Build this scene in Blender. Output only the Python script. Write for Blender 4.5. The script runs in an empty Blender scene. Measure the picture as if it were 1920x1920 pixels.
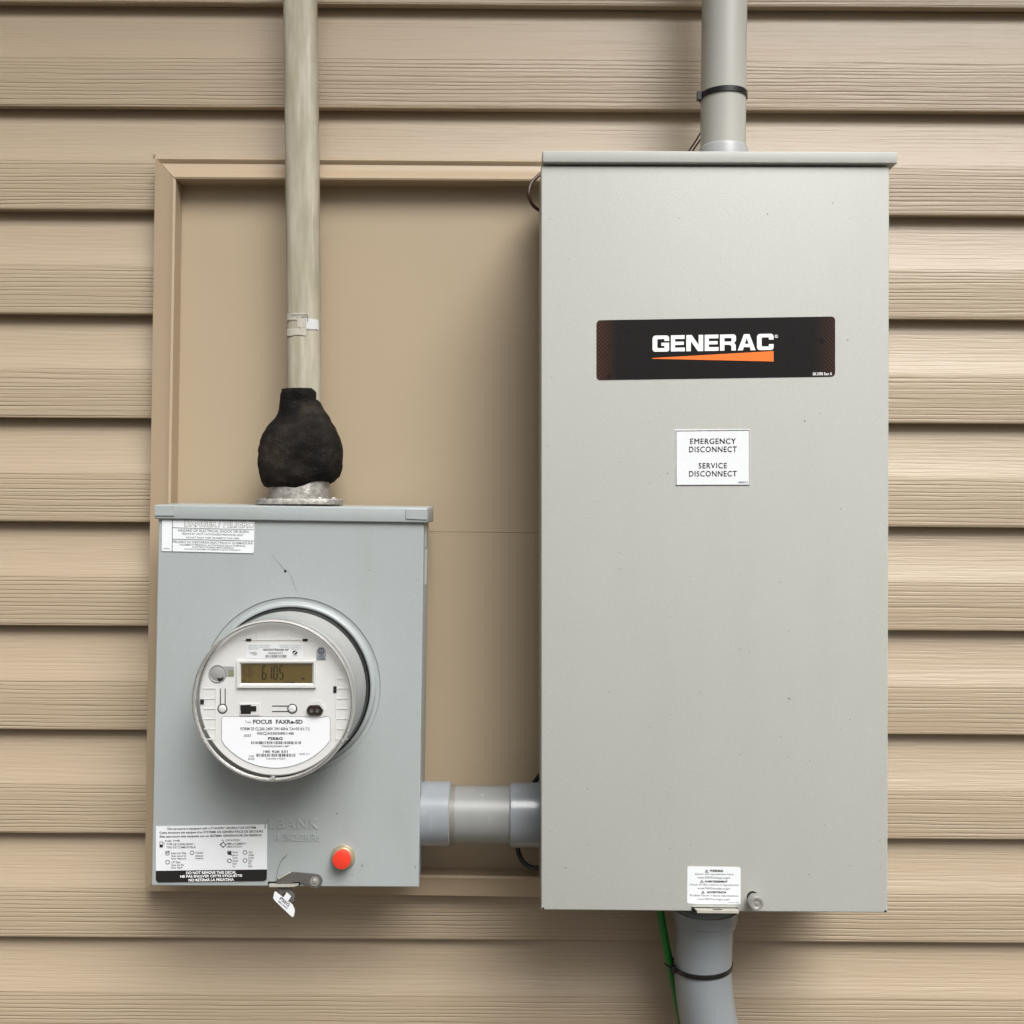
import bpy, bmesh, math, random
from mathutils import Vector, Matrix, noise

random.seed(7)
scene = bpy.context.scene
COL = scene.collection
R = math.radians

# ---------------------------------------------------------------- camera
F = 1920.0          # focal length in photo pixels (photo is 1920 wide)
D = 1.25            # camera to the outer face of the siding, metres
ZC = 1.45           # camera height above the ground
cam = bpy.data.cameras.new("camera")
cam.sensor_width = 36.0
cam.lens = 36.0
cam.clip_start = 0.05
cam.clip_end = 400
cam_o = bpy.data.objects.new("camera", cam)
cam_o.location = (0, -D, ZC)
cam_o.rotation_euler = (R(90), 0, 0)
COL.objects.link(cam_o)
scene.camera = cam_o

# ---------------------------------------------------------------- light
ELEV = 50
world = bpy.data.worlds.new("World")
scene.world = world
world.use_nodes = True
wn = world.node_tree
bg = wn.nodes["Background"]
sky = wn.nodes.new("ShaderNodeTexSky")
sky.sky_type = 'NISHITA'
sky.sun_disc = False
sky.sun_elevation = R(ELEV)
sky.sun_rotation = R(180 - 26)
sky.air_density = 1.0
sky.dust_density = 8.0
sky.ozone_density = 0.3
hs = wn.nodes.new("ShaderNodeHueSaturation")      # overcast: a grey sky
hs.inputs["Saturation"].default_value = 0.12
wn.links.new(sky.outputs[0], hs.inputs["Color"])
# standard overcast luminance: zenith about three times the horizon
wtc = wn.nodes.new("ShaderNodeTexCoord")
wsp = wn.nodes.new("ShaderNodeSeparateXYZ")
wn.links.new(wtc.outputs["Generated"], wsp.inputs[0])
wmr = wn.nodes.new("ShaderNodeMapRange")
wmr.inputs["From Min"].default_value = 0.0
wmr.inputs["From Max"].default_value = 1.0
wmr.inputs["To Min"].default_value = 0.4
wmr.inputs["To Max"].default_value = 1.7
wn.links.new(wsp.outputs[2], wmr.inputs["Value"])
wmx = wn.nodes.new("ShaderNodeMix")
wmx.data_type = 'RGBA'
wmx.blend_type = 'MULTIPLY'
wmx.inputs[0].default_value = 1.0
wn.links.new(hs.outputs[0], wmx.inputs[6])
wn.links.new(wmr.outputs[0], wmx.inputs[7])
wn.links.new(wmx.outputs[2], bg.inputs["Color"])
bg.inputs["Strength"].default_value = 0.07
sun = bpy.data.lights.new("sun", 'SUN')
sun.energy = 2.5
sun.angle = R(38)
sun.color = (1.0, 0.99, 0.975)
sun_o = bpy.data.objects.new("sun", sun)
sun_o.rotation_euler = (R(90 - ELEV), 0, R(26))
sun_o.location = (0, -4, 6)
COL.objects.link(sun_o)
scene.view_settings.view_transform = 'Standard'
scene.view_settings.look = 'None'
scene.view_settings.exposure = 0.46
scene.view_settings.gamma = 1.0
scene.view_settings.use_curve_mapping = False
scene.cycles.max_bounces = 10
scene.cycles.transparent_max_bounces = 12

# ---------------------------------------------------------------- helpers
def Q(px, py, Y):
    """photo pixel -> world point on the plane at depth Y (wall face = 0, towards camera < 0)"""
    z = D + Y
    return Vector(((px - 960.0) * z / F, Y, ZC - (py - 960.0) * z / F))

def S(px, Y):
    return px * (D + Y) / F

def root_loc(p):
    while p.parent is not None:
        p = p.parent
    return p.location.copy()

def finish(name, bm, mat, parent=None, smooth=False, angle=None):
    bmesh.ops.recalc_face_normals(bm, faces=bm.faces[:])
    me = bpy.data.meshes.new(name)
    if parent is not None:
        bmesh.ops.translate(bm, verts=bm.verts[:], vec=-root_loc(parent))
    bm.to_mesh(me)
    bm.free()
    if smooth or angle:
        for p in me.polygons:
            p.use_smooth = True
        if angle:
            me.set_sharp_from_angle(angle=R(angle))
    o = bpy.data.objects.new(name, me)
    COL.objects.link(o)
    if mat is not None:
        for m in (mat if isinstance(mat, (list, tuple)) else [mat]):
            me.materials.append(m)
    if parent is not None:
        o.parent = parent
    return o

def thing(name, label, cat, loc, group=None):
    o = bpy.data.objects.new(name, None)
    o.empty_display_size = 0.05
    o.location = loc
    o["label"] = label
    o["category"] = cat
    if group:
        o["group"] = group
    COL.objects.link(o)
    return o

def tag(o, label, cat, group=None):
    o["label"] = label
    o["category"] = cat
    if group:
        o["group"] = group
    return o

def add_prism(bm, pts_front, Yb, mat_index=0, taper=0.0):
    """pts_front: list of world points (outline). Extruded back to Y=Yb."""
    fv = [bm.verts.new(p) for p in pts_front]
    bv = [bm.verts.new((p[0], Yb, p[2])) for p in pts_front]
    f = bm.faces.new(fv)
    b = bm.faces.new(list(reversed(bv)))
    n = len(fv)
    for i in range(n):
        j = (i + 1) % n
        bm.faces.new((fv[j], fv[i], bv[i], bv[j]))
    return fv, bv

def quad_pts(q, Y):
    return [Q(x, y, Y) for x, y in q]

def box_bm(q, Yf, Yb, bevel=0.0, seg=2):
    bm = bmesh.new()
    add_prism(bm, quad_pts(q, Yf), Yb)
    if bevel > 0:
        bmesh.ops.bevel(bm, geom=bm.edges[:], offset=bevel, segments=seg, profile=0.5, affect='EDGES')
    return bm

def round_poly(q, r, n=5):
    """round the corners of a 2D polygon q; r may be a list"""
    out = []
    m = len(q)
    for i in range(m):
        ri = r[i] if isinstance(r, (list, tuple)) else r
        p = Vector(q[i]); a = Vector(q[i - 1]); b = Vector(q[(i + 1) % m])
        if ri <= 0:
            out.append((p.x, p.y)); continue
        da = (a - p).normalized(); db = (b - p).normalized()
        s = p + da * ri; e = p + db * ri
        for k in range(n + 1):
            t = k / n
            c = s * (1 - t) ** 2 + p * 2 * t * (1 - t) + e * t * t
            out.append((c.x, c.y))
    return out

def circ(cx, cy, r, n=32, ry=None, a0=0.0, a1=2 * math.pi, closed=True):
    ry = r if ry is None else ry
    k = n if closed else n + 1
    return [(cx + r * math.cos(a0 + (a1 - a0) * i / n), cy + ry * math.sin(a0 + (a1 - a0) * i / n)) for i in range(k)]

def poly_bm(polys, Yf, th):
    """several px outlines as thin slabs with front at Yf"""
    bm = bmesh.new()
    for p in polys:
        add_prism(bm, quad_pts(p, Yf), Yf + th)
    return bm

def add_ring(bm, cx, cy, r0, r1, Yf, th, n=40):
    o = [bm.verts.new(Q(x, y, Yf)) for x, y in circ(cx, cy, r1, n)]
    i = [bm.verts.new(Q(x, y, Yf)) for x, y in circ(cx, cy, r0, n)]
    ob = [bm.verts.new((v.co.x, Yf + th, v.co.z)) for v in o]
    ib = [bm.verts.new((v.co.x, Yf + th, v.co.z)) for v in i]
    for k in range(n):
        j = (k + 1) % n
        bm.faces.new((o[k], o[j], i[j], i[k]))
        bm.faces.new((o[k], ob[k], ob[j], o[j]))
        bm.faces.new((i[k], i[j], ib[j], ib[k]))

def add_tube(bm, pts, r, n=20, ry=None, caps=True, flat=None, power=2.0):
    """sweep an (elliptical) section along pts. r may be list. flat: reference side vector for the wide axis"""
    pts = [Vector(p) for p in pts]
    N = len(pts)
    tans = []
    for i in range(N):
        a = pts[max(0, i - 1)]; b = pts[min(N - 1, i + 1)]
        tans.append((b - a).normalized())
    ref = Vector(flat) if flat else (Vector((1, 0, 0)) if abs(tans[0].x) < 0.9 else Vector((0, 0, 1)))
    rings = []
    u = (ref - tans[0] * ref.dot(tans[0])).normalized()
    for i in range(N):
        t = tans[i]
        u = (u - t * u.dot(t)).normalized()
        v = t.cross(u)
        ri = r[i] if isinstance(r, (list, tuple)) else r
        rv = ri if ry is None else (ry[i] if isinstance(ry, (list, tuple)) else ry)
        ring = []
        for k in range(n):
            a = 2 * math.pi * k / n
            c, s = math.cos(a), math.sin(a)
            if power != 2.0:
                c = math.copysign(abs(c) ** (2 / power), c); s = math.copysign(abs(s) ** (2 / power), s)
            ring.append(bm.verts.new(pts[i] + u * ri * c + v * rv * s))
        rings.append(ring)
    for i in range(N - 1):
        for k in range(n):
            j = (k + 1) % n
            bm.faces.new((rings[i][k], rings[i][j], rings[i + 1][j], rings[i + 1][k]))
    if caps:
        bm.faces.new(list(reversed(rings[0])))
        bm.faces.new(rings[-1])
    return rings

def catmull(pts, k=8):
    pts = [Vector(p) for p in pts]
    P = [pts[0] * 2 - pts[1]] + pts + [pts[-1] * 2 - pts[-2]]
    out = []
    for i in range(1, len(P) - 2):
        for s in range(k):
            t = s / k
            a, b, c, d = P[i - 1], P[i], P[i + 1], P[i + 2]
            out.append(0.5 * ((2 * b) + (c - a) * t + (2 * a - 5 * b + 4 * c - d) * t * t + (-a + 3 * b - 3 * c + d) * t ** 3))
    out.append(pts[-1])
    return out

def lathe_bm(center, prof, axis='Y', n=64, cap0=True, cap1=True):
    """prof: list of (radius, along axis offset)"""
    bm = bmesh.new()
    add_lathe(bm, center, prof, axis, n, cap0, cap1)
    return bm

def add_lathe(bm, center, prof, axis='Y', n=64, cap0=True, cap1=True):
    c = Vector(center)
    rings = []
    for r, h in prof:
        ring = []
        for k in range(n):
            a = 2 * math.pi * k / n
            if axis == 'Y':
                ring.append(bm.verts.new(c + Vector((r * math.cos(a), h, r * math.sin(a)))))
            elif axis == 'Z':
                ring.append(bm.verts.new(c + Vector((r * math.cos(a), r * math.sin(a), h))))
            else:
                ring.append(bm.verts.new(c + Vector((h, r * math.cos(a), r * math.sin(a)))))
        rings.append(ring)
    for i in range(len(rings) - 1):
        for k in range(n):
            j = (k + 1) % n
            bm.faces.new((rings[i][k], rings[i][j], rings[i + 1][j], rings[i + 1][k]))
    if cap0:
        bm.faces.new(rings[0])
    if cap1:
        bm.faces.new(rings[-1])

def text_into(bm, s, box, Y, bold=0.0, bevel=0.0, slope=0.0, extrude=0.0, ang=0.0, lift=0.0, spacing=1.0, shear=0.0):
    """put flat letters into bm, fitted to a px box (x0,y0,x1,y1) on plane Y, turned by slope (dy/dx) or ang degrees"""
    cu = bpy.data.curves.new("t", 'FONT')
    cu.body = s
    cu.size = 1.0
    cu.offset = bold
    cu.extrude = extrude
    cu.bevel_depth = bevel
    cu.bevel_resolution = 1
    cu.space_character = spacing
    cu.shear = shear
    cu.resolution_u = 3
    ob = bpy.data.objects.new("t", cu)
    COL.objects.link(ob)
    dg = bpy.context.evaluated_depsgraph_get()
    me = bpy.data.meshes.new_from_object(ob.evaluated_get(dg))
    bpy.data.objects.remove(ob)
    bpy.data.curves.remove(cu)
    xs = [v.co.x for v in me.vertices]; ys = [v.co.y for v in me.vertices]
    ax0, ax1, ay0, ay1 = min(xs), max(xs), min(ys), max(ys)
    x0, y0, x1, y1 = box
    cx, cy = (x0 + x1) / 2, (y0 + y1) / 2
    ca, sa = math.cos(R(ang)), math.sin(R(ang))
    vs = []
    for v in me.vertices:
        px = x0 + (v.co.x - ax0) / (ax1 - ax0) * (x1 - x0)
        py = y1 - (v.co.y - ay0) / (ay1 - ay0) * (y1 - y0)
        dx, dy = px - cx, py - cy
        qx, qy = cx + dx * ca - dy * sa, cy + dx * sa + dy * ca + slope * dx
        p = Q(qx, qy, Y)
        p.y = Y - v.co.z * lift if extrude else Y
        vs.append(bm.verts.new(p))
    for f in me.polygons:
        try:
            bm.faces.new([vs[i] for i in f.vertices])
        except ValueError:
            pass
    bpy.data.meshes.remove(me)

def bars_into(bm, x0, x1, y0, y1, Y, slope=0.0, n=30, seed=1):
    rnd = random.Random(seed)
    xs = [x0]
    ws = []
    for i in range(n * 2 - 1):
        ws.append(rnd.choice((1, 1, 2, 2, 3)))
    tot = sum(ws)
    x = x0
    cx = (x0 + x1) / 2
    for i, w in enumerate(ws):
        w = w / tot * (x1 - x0)
        if i % 2 == 0:
            q = [(x, y0), (x + w, y0), (x + w, y1), (x, y1)]
            q = [(a, b + slope * (a - cx)) for a, b in q]
            vs = [bm.verts.new(Q(a, b, Y)) for a, b in q]
            bm.faces.new(vs)
        x += w

def line_into(bm, a, b, w, Y):
    a = Vector(a); b = Vector(b)
    d = (b - a).normalized()
    nrm = Vector((-d.y, d.x)) * w / 2
    bm.faces.new([bm.verts.new(Q(p.x, p.y, Y)) for p in (a + nrm, b + nrm, b - nrm, a - nrm)])

# ---------------------------------------------------------------- materials
def lin(r, g, b):
    f = lambda c: (c / 255 / 12.92) if c / 255 <= 0.04045 else ((c / 255 + 0.055) / 1.055) ** 2.4
    return (f(r), f(g), f(b), 1)

class N:
    def __init__(self, name):
        self.m = bpy.data.materials.new(name)
        self.m.use_nodes = True
        self.t = self.m.node_tree
        self.b = self.t.nodes["Principled BSDF"]
        self.out = self.t.nodes["Material Output"]
    def n(self, kind, **kw):
        nd = self.t.nodes.new(kind)
        for k, v in kw.items():
            if k == 'op': nd.operation = v
            elif hasattr(nd, k): setattr(nd, k, v)
        return nd
    def l(self, a, b):
        self.t.links.new(a, b)
    def math(self, op, a, b=None, c=None):
        nd = self.t.nodes.new("ShaderNodeMath"); nd.operation = op
        for i, v in enumerate((a, b, c)):
            if v is None: continue
            if isinstance(v, (int, float)): nd.inputs[i].default_value = v
            else: self.l(v, nd.inputs[i])
        return nd.outputs[0]
    def coord(self, scale=(1, 1, 1), src="Object"):
        tc = self.t.nodes.new("ShaderNodeTexCoord")
        mp = self.t.nodes.new("ShaderNodeMapping")
        mp.inputs["Scale"].default_value = scale
        self.l(tc.outputs[src], mp.inputs[0])
        return mp.outputs[0]
    def noise(self, vec, scale, detail=2.0, rough=0.5):
        nd = self.t.nodes.new("ShaderNodeTexNoise")
        nd.inputs["Scale"].default_value = scale
        nd.inputs["Detail"].default_value = detail
        nd.inputs["Roughness"].default_value = rough
        self.l(vec, nd.inputs["Vector"])
        return nd.outputs["Fac"]
    def ramp(self, fac, stops):
        nd = self.t.nodes.new("ShaderNodeValToRGB")
        el = nd.color_ramp.elements
        while len(el) > 1: el.remove(el[-1])
        el[0].position, el[0].color = stops[0]
        for p, c in stops[1:]:
            e = el.new(p); e.color = c
        self.l(fac, nd.inputs[0])
        return nd.outputs[0]
    def mix(self, fac, a, b, blend='MIX'):
        nd = self.t.nodes.new("ShaderNodeMix"); nd.data_type = 'RGBA'; nd.blend_type = blend
        for i, v in ((0, fac), (6, a), (7, b)):
            if isinstance(v, (int, float)): nd.inputs[i].default_value = v
            elif isinstance(v, tuple): nd.inputs[i].default_value = v
            else: self.l(v, nd.inputs[i])
        return nd.outputs[2]
    def bump(self, h, strength, dist):
        nd = self.t.nodes.new("ShaderNodeBump")
        nd.inputs["Strength"].default_value = strength
        nd.inputs["Distance"].default_value = dist
        self.l(h, nd.inputs["Height"])
        self.l(nd.outputs[0], self.b.inputs["Normal"])
        return nd
    def set(self, **kw):
        for k, v in kw.items():
            i = self.b.inputs[k.replace('_', ' ')]
            if isinstance(v, (int, float, tuple)): i.default_value = v
            else: self.l(v, i)
        return self

def g(v):
    return (v, v, v, 1)

def plain(name, col, rough=0.5, metal=0.0, var=0.06, scale=60, bump=0.0, bscale=400, spec=0.5):
    k = N(name)
    v = k.coord()
    f = k.noise(v, scale, 4)
    c0 = tuple(x * (1 - var) for x in col[:3]) + (1,)
    c1 = tuple(min(1, x * (1 + var)) for x in col[:3]) + (1,)
    k.set(Base_Color=k.mix(f, c0, c1), Roughness=rough, Metallic=metal, Specular_IOR_Level=spec)
    if bump:
        k.bump(k.noise(v, bscale, 3), bump, 0.001)
    return k.m

def paint(name, col, rough, speck_amt, peel, peel_scale, dust):
    """powder coat: fine orange peel, sparse dirt specks, faint blotches"""
    k = N(name)
    v = k.coord()
    big = k.noise(v, 5.0, 4, 0.6)
    c = k.mix(big, tuple(x * 0.965 for x in col[:3]) + (1,), tuple(x * 1.03 for x in col[:3]) + (1,))
    fine = k.noise(v, 420, 2)
    c = k.mix(k.ramp(fine, [(0.35, g(0.055)), (0.7, g(0))]), c, g(0.12))
    warp = k.noise(v, 700, 2)
    for vscale, frac, r0, r1 in ((48, speck_amt, 0.030, 0.060), (95, speck_amt * 0.55, 0.034, 0.075), (17, speck_amt * 0.8, 0.016, 0.028)):
        vo = k.t.nodes.new("ShaderNodeTexVoronoi"); vo.inputs["Scale"].default_value = vscale
        k.l(v, vo.inputs["Vector"])
        dd = k.math('ADD', vo.outputs["Distance"], k.math('MULTIPLY', k.math('SUBTRACT', warp, 0.5), r1))
        dot = k.ramp(dd, [(r0, g(1)), (r1, g(0))])
        sep = k.t.nodes.new("ShaderNodeSeparateColor"); k.l(vo.outputs["Color"], sep.inputs[0])
        sel = k.math('GREATER_THAN', sep.outputs[0], 1 - frac)
        amt = k.math('MULTIPLY', k.math('MULTIPLY', dot, sel), k.math('MULTIPLY', sep.outputs[1], 0.7))
        c = k.mix(amt, c, lin(70, 66, 60))
    drt = k.ramp(k.noise(k.coord((9, 9, 2.2)), 2.0, 6, 0.65), [(0.5, g(0)), (0.8, g(dust))])
    c = k.mix(drt, c, lin(120, 112, 100))
    k.set(Base_Color=c, Roughness=rough, Specular_IOR_Level=0.4)
    k.bump(k.noise(v, peel_scale, 2), peel, 0.0006)
    return k.m

# ---- vinyl siding: profile constants shared by mesh and grain
PITCH = 194.9 * D / F
CRease = 0.475        # share of the exposure that is the upright lower face

def vinyl_siding():
    k = N("beige_vinyl_siding")
    tc = k.t.nodes.new("ShaderNodeTexCoord")
    sp = k.t.nodes.new("ShaderNodeSeparateXYZ"); k.l(tc.outputs["Object"], sp.inputs[0])
    fr = k.math('FRACT', k.math('DIVIDE', sp.outputs[2], PITCH))
    lower = k.math('LESS_THAN', fr, CRease)
    # gentle wander of the grain lines
    wn1 = k.noise(k.coord((5, 1, 28)), 1.0, 2)
    wn2 = k.noise(k.coord((24, 1, 60)), 1.0, 1)
    zz = k.math('ADD', sp.outputs[2], k.math('ADD', k.math('MULTIPLY', k.math('SUBTRACT', wn1, 0.5), 0.0045),
                                              k.math('MULTIPLY', k.math('SUBTRACT', wn2, 0.5), 0.0010)))
    cb = k.t.nodes.new("ShaderNodeCombineXYZ")
    k.l(sp.outputs[0], cb.inputs[0]); k.l(zz, cb.inputs[2])
    def strand(sx, sz, det):
        mp = k.t.nodes.new("ShaderNodeMapping"); mp.inputs["Scale"].default_value = (sx, 1, sz)
        k.l(cb.outputs[0], mp.inputs[0])
        return k.noise(mp.outputs[0], 1.0, det, 0.5)
    # sawn-line lines: wandering parallel cuts whose depth varies along the board
    jit = k.math('MULTIPLY', strand(0.9, 70, 1.0), 2.2)
    ph = k.math('FRACT', k.math('ADD', k.math('DIVIDE', zz, 0.0050), jit))
    cut = k.ramp(ph, [(0.0, g(0.0)), (0.10, g(0.25)), (0.24, g(1.0)), (0.60, g(0.85)), (0.90, g(0.55)), (1.0, g(0.0))])
    depth = k.ramp(strand(5.0, 200, 2.0), [(0.34, g(0.15)), (0.60, g(1.0))])
    groove = k.math('SUBTRACT', 1.0, k.math('MULTIPLY', k.math('SUBTRACT', 1.0, cut), depth))
    b = strand(14, 300, 2.0)           # fine brushing
    fine = k.ramp(b, [(0.34, g(0)), (0.60, g(1))])
    h = k.math('ADD', k.math('MULTIPLY', groove, k.math('ADD', k.math('MULTIPLY', lower, 0.46), 0.15)),
               k.math('MULTIPLY', fine, 0.15))
    col = lin(161, 144, 121)
    big = k.noise(k.coord((2, 1, 7)), 1.2, 3)
    c = k.mix(big, tuple(x * 0.96 for x in col[:3]) + (1,), tuple(x * 1.04 for x in col[:3]) + (1,))
    k.set(Base_Color=c, Roughness=0.46, Specular_IOR_Level=0.6)
    k.bump(h, 0.85, 0.0011)
    return k.m

M = {}
M['siding'] = vinyl_siding()
M['trim'] = plain("beige_trim_vinyl", lin(166, 147, 122), 0.42, var=0.03, scale=9, bump=0.08, bscale=600)
M['panel'] = plain("beige_flat_panel", lin(165, 148, 123), 0.5, var=0.03, scale=5, bump=0.1, bscale=900)
M['cab'] = paint("pale_grey_powder_coat", lin(171, 172, 166), 0.46, 0.34, 0.20, 620, 0.07)
M['mbox'] = paint("blue_grey_paint", lin(154, 160, 160), 0.40, 0.14, 0.12, 420, 0.16)
M['white'] = plain("white_vinyl_sticker", lin(216, 219, 221), 0.45, var=0.02)
M['ink'] = plain("black_ink", lin(24, 22, 22), 0.5, var=0.1)
M['inkgrey'] = plain("grey_ink", lin(92, 94, 96), 0.5, var=0.05)
M['inkwhite'] = plain("white_ink", lin(240, 240, 240), 0.5, var=0.01)
M['orange'] = plain("orange_ink", lin(236, 112, 28), 0.45, var=0.02)
M['black'] = plain("black_nylon", lin(20, 19, 20), 0.35, var=0.1)
M['hole'] = plain("dark_opening", lin(14, 12, 11), 0.8, var=0.1)
M['steel'] = plain("dull_steel", lin(176, 175, 170), 0.34, metal=0.6, var=0.15, scale=300, bump=0.1)
M['darksteel'] = plain("weathered_zinc", lin(98, 95, 91), 0.55, metal=0.35, var=0.18, scale=180, bump=0.15)
M['plate'] = plain("bare_galvanised_tab", lin(186, 184, 172), 0.4, metal=0.3, var=0.1, scale=250)
M['wplastic'] = plain("white_meter_plastic", lin(209, 209, 207), 0.4, var=0.012)
M['gplastic'] = plain("grey_meter_plastic", lin(162, 163, 161), 0.45, var=0.12)
M['dark'] = plain("dark_brown_rubber", lin(38, 28, 24), 0.35, var=0.1)
M['red'] = plain("orange_red_plastic_cap", lin(216, 56, 38), 0.4, var=0.03)
M['brass'] = plain("worn_brass", lin(196, 186, 158), 0.32, metal=0.7, var=0.2, scale=220, bump=0.1)
M['green'] = plain("green_wire_insulation", lin(15, 110, 36), 0.34, var=0.15, scale=90)
M['wire'] = plain("dark_wire_jacket", lin(58, 33, 25), 0.4, var=0.15)
M['lcdframe'] = M['wplastic']
M['lcd'] = plain("olive_lcd_glass", lin(92, 78, 44), 0.18, var=0.08, scale=25)
M['lcdink'] = plain("lcd_segment", lin(14, 11, 6), 0.3, var=0.05)
M['lcdghost'] = plain("lcd_ghost_segment", lin(44, 34, 16), 0.3, var=0.05)
M['badge'] = plain("silver_grey_badge", lin(150, 156, 166), 0.4, var=0.03)
M['ul'] = M['ink']
M['ground'] = None

def pvc(name, col, streak, rough=0.24):
    k = N(name)
    v = k.coord()
    f = k.noise(k.coord((30, 30, 6)), 1.0, 5, 0.6)
    c = k.mix(f, tuple(x * 0.93 for x in col[:3]) + (1,), tuple(x * 1.06 for x in col[:3]) + (1,))
    sc = k.ramp(k.noise(k.coord((160, 160, 14)), 1.0, 3), [(0.66, g(0)), (0.74, g(streak))])
    c = k.mix(sc, c, lin(214, 212, 204))
    k.set(Base_Color=c, Roughness=k.math('ADD', k.math('MULTIPLY', f, 0.75 * rough), rough), Specular_IOR_Level=0.5)
    k.bump(k.noise(v, 220, 3), 0.06, 0.001)
    return k.m
M['pvc'] = pvc("grey_pvc", lin(164, 163, 156), 0.35)
M['pvcblue'] = pvc("cool_grey_pvc", lin(138, 144, 148), 0.12)
M['pvcmid'] = pvc("dull_grey_pvc", lin(126, 127, 125), 0.2)
M['pvcnew'] = pvc("glossy_cool_grey_pvc", lin(130, 135, 139), 0.05, 0.10)

def cable_mat():
    k = N("weathered_cable_jacket")
    f = k.noise(k.coord((70, 70, 9)), 1.0, 5, 0.6)
    c = k.ramp(f, [(0.25, lin(134, 128, 108)), (0.5, lin(160, 153, 134)), (0.75, lin(180, 175, 160))])
    s = k.ramp(k.noise(k.coord((220, 220, 12)), 1.0, 4, 0.6), [(0.58, g(0)), (0.75, g(0.5))])
    c = k.mix(s, c, lin(200, 198, 186))
    gr = k.ramp(k.noise(k.coord((60, 60, 16)), 1.0, 3), [(0.5, g(0)), (0.75, g(0.4))])
    c = k.mix(gr, c, lin(128, 128, 102))
    k.set(Base_Color=c, Roughness=0.5, Specular_IOR_Level=0.35)
    k.bump(k.noise(k.coord((150, 150, 30)), 1.0, 4), 0.3, 0.0012)
    return k.m
M['cable'] = cable_mat()

def putty_mat():
    k = N("black_sealing_putty")
    v = k.coord()
    f = k.noise(v, 26, 6, 0.65)
    c = k.ramp(f, [(0.36, lin(9, 8, 7)), (0.5, lin(25, 21, 18)), (0.70, lin(50, 43, 37))])
    d = k.ramp(k.noise(v, 420, 2), [(0.68, g(0)), (0.78, g(0.5))])
    c = k.mix(d, c, lin(92, 80, 66))
    k.set(Base_Color=c, Roughness=0.8, Specular_IOR_Level=0.14)
    k.bump(k.math('ADD', k.noise(v, 60, 6, 0.65), k.math('MULTIPLY', k.noise(v, 300, 3), 0.4)), 0.7, 0.004)
    return k.m
M['putty'] = putty_mat()

def cast_mat():
    k = N("rough_cast_aluminium")
    v = k.coord()
    f = k.noise(v, 130, 6, 0.7)
    c = k.ramp(f, [(0.3, lin(112, 107, 101)), (0.5, lin(150, 146, 140)), (0.7, lin(182, 178, 171))])
    k.set(Base_Color=c, Roughness=0.5, Metallic=0.45)
    k.bump(k.noise(v, 260, 4, 0.6), 0.5, 0.0015)
    return k.m
M['cast'] = cast_mat()

def glass_mat(name, tint, edge):
    """thin clear polycarbonate: light passes straight through, skin reflects by Fresnel"""
    k = N(name)
    tr = k.t.nodes.new("ShaderNodeBsdfTransparent"); tr.inputs[0].default_value = tint
    gl = k.t.nodes.new("ShaderNodeBsdfGlossy"); gl.inputs["Roughness"].default_value = 0.04
    lw = k.t.nodes.new("ShaderNodeLayerWeight"); lw.inputs["Blend"].default_value = 0.5
    fz = k.math('ADD', k.math('MULTIPLY', k.math('POWER', lw.outputs["Facing"], 4.0), 0.85), 0.045)
    mx = k.t.nodes.new("ShaderNodeMixShader")
    k.l(k.math('MINIMUM', k.math('MULTIPLY', fz, edge), 0.9), mx.inputs[0])
    k.l(tr.outputs[0], mx.inputs[1]); k.l(gl.outputs[0], mx.inputs[2])
    k.l(mx.outputs[0], k.out.inputs[0])
    return k.m
M['clear'] = glass_mat("clear_polycarbonate", (0.975, 0.975, 0.97, 1), 1.0)
def rim_mat():
    k = N("clear_polycarbonate_edge")
    k.set(Base_Color=lin(205, 204, 200), Roughness=0.10, Transmission_Weight=0.8, IOR=1.45)
    k.bump(k.noise(k.coord(), 160, 2), 0.15, 0.001)
    return k.m
M['rim'] = rim_mat()

def brand_label_mat():
    """black label, brown diagonal hatching printed at both ends"""
    k = N("black_printed_label")
    tc = k.t.nodes.new("ShaderNodeTexCoord")
    sp = k.t.nodes.new("ShaderNodeSeparateXYZ"); k.l(tc.outputs["Generated"], sp.inputs[0])
    x, z = sp.outputs[0], sp.outputs[2]
    edge = k.math('ABSOLUTE', k.math('SUBTRACT', x, 0.5))
    fade = k.ramp(edge, [(0.41, g(0)), (0.5, g(0.8))])
    diag = k.math('FRACT', k.math('MULTIPLY', k.math('ADD', k.math('MULTIPLY', x, 4.0), z), 15.0))
    ln = k.math('LESS_THAN', diag, 0.28)
    diag2 = k.math('FRACT', k.math('MULTIPLY', k.math('SUBTRACT', k.math('MULTIPLY', x, 4.0), z), 15.0))
    ln2 = k.math('MULTIPLY', k.math('LESS_THAN', diag2, 0.28), k.math('LESS_THAN', x, 0.5))
    ln = k.math('MAXIMUM', ln, ln2)
    f = k.math('MULTIPLY', fade, k.math('ADD', k.math('MULTIPLY', ln, 0.75), 0.2))
    c = k.mix(f, lin(22, 20, 20), lin(84, 50, 33))
    v = k.coord()
    sp2 = k.ramp(k.noise(v, 130, 3), [(0.62, g(0)), (0.7, g(0.7))])
    c = k.mix(sp2, c, lin(12, 11, 11))
    k.set(Base_Color=c, Roughness=0.55, Specular_IOR_Level=0.14)
    return k.m
M['brand'] = brand_label_mat()

# ---------------------------------------------------------------- ground
def ground_mat():
    k = N("packed_gravel_ground")
    v = k.coord()
    f = k.noise(v, 3.0, 8, 0.6)
    c = k.ramp(f, [(0.3, lin(66, 62, 54)), (0.5, lin(88, 82, 73)), (0.7, lin(112, 104, 94))])
    k.set(Base_Color=c, Roughness=0.95)
    k.bump(k.noise(v, 40, 6), 0.8, 0.03)
    return k.m
bm = bmesh.new()
vs = [bm.verts.new(p) for p in ((-80, -120, 0), (80, -120, 0), (80, 40, 0), (-80, 40, 0))]
bm.faces.new(vs)
o = finish("ground", bm, ground_mat())
o["kind"] = "structure"

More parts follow.
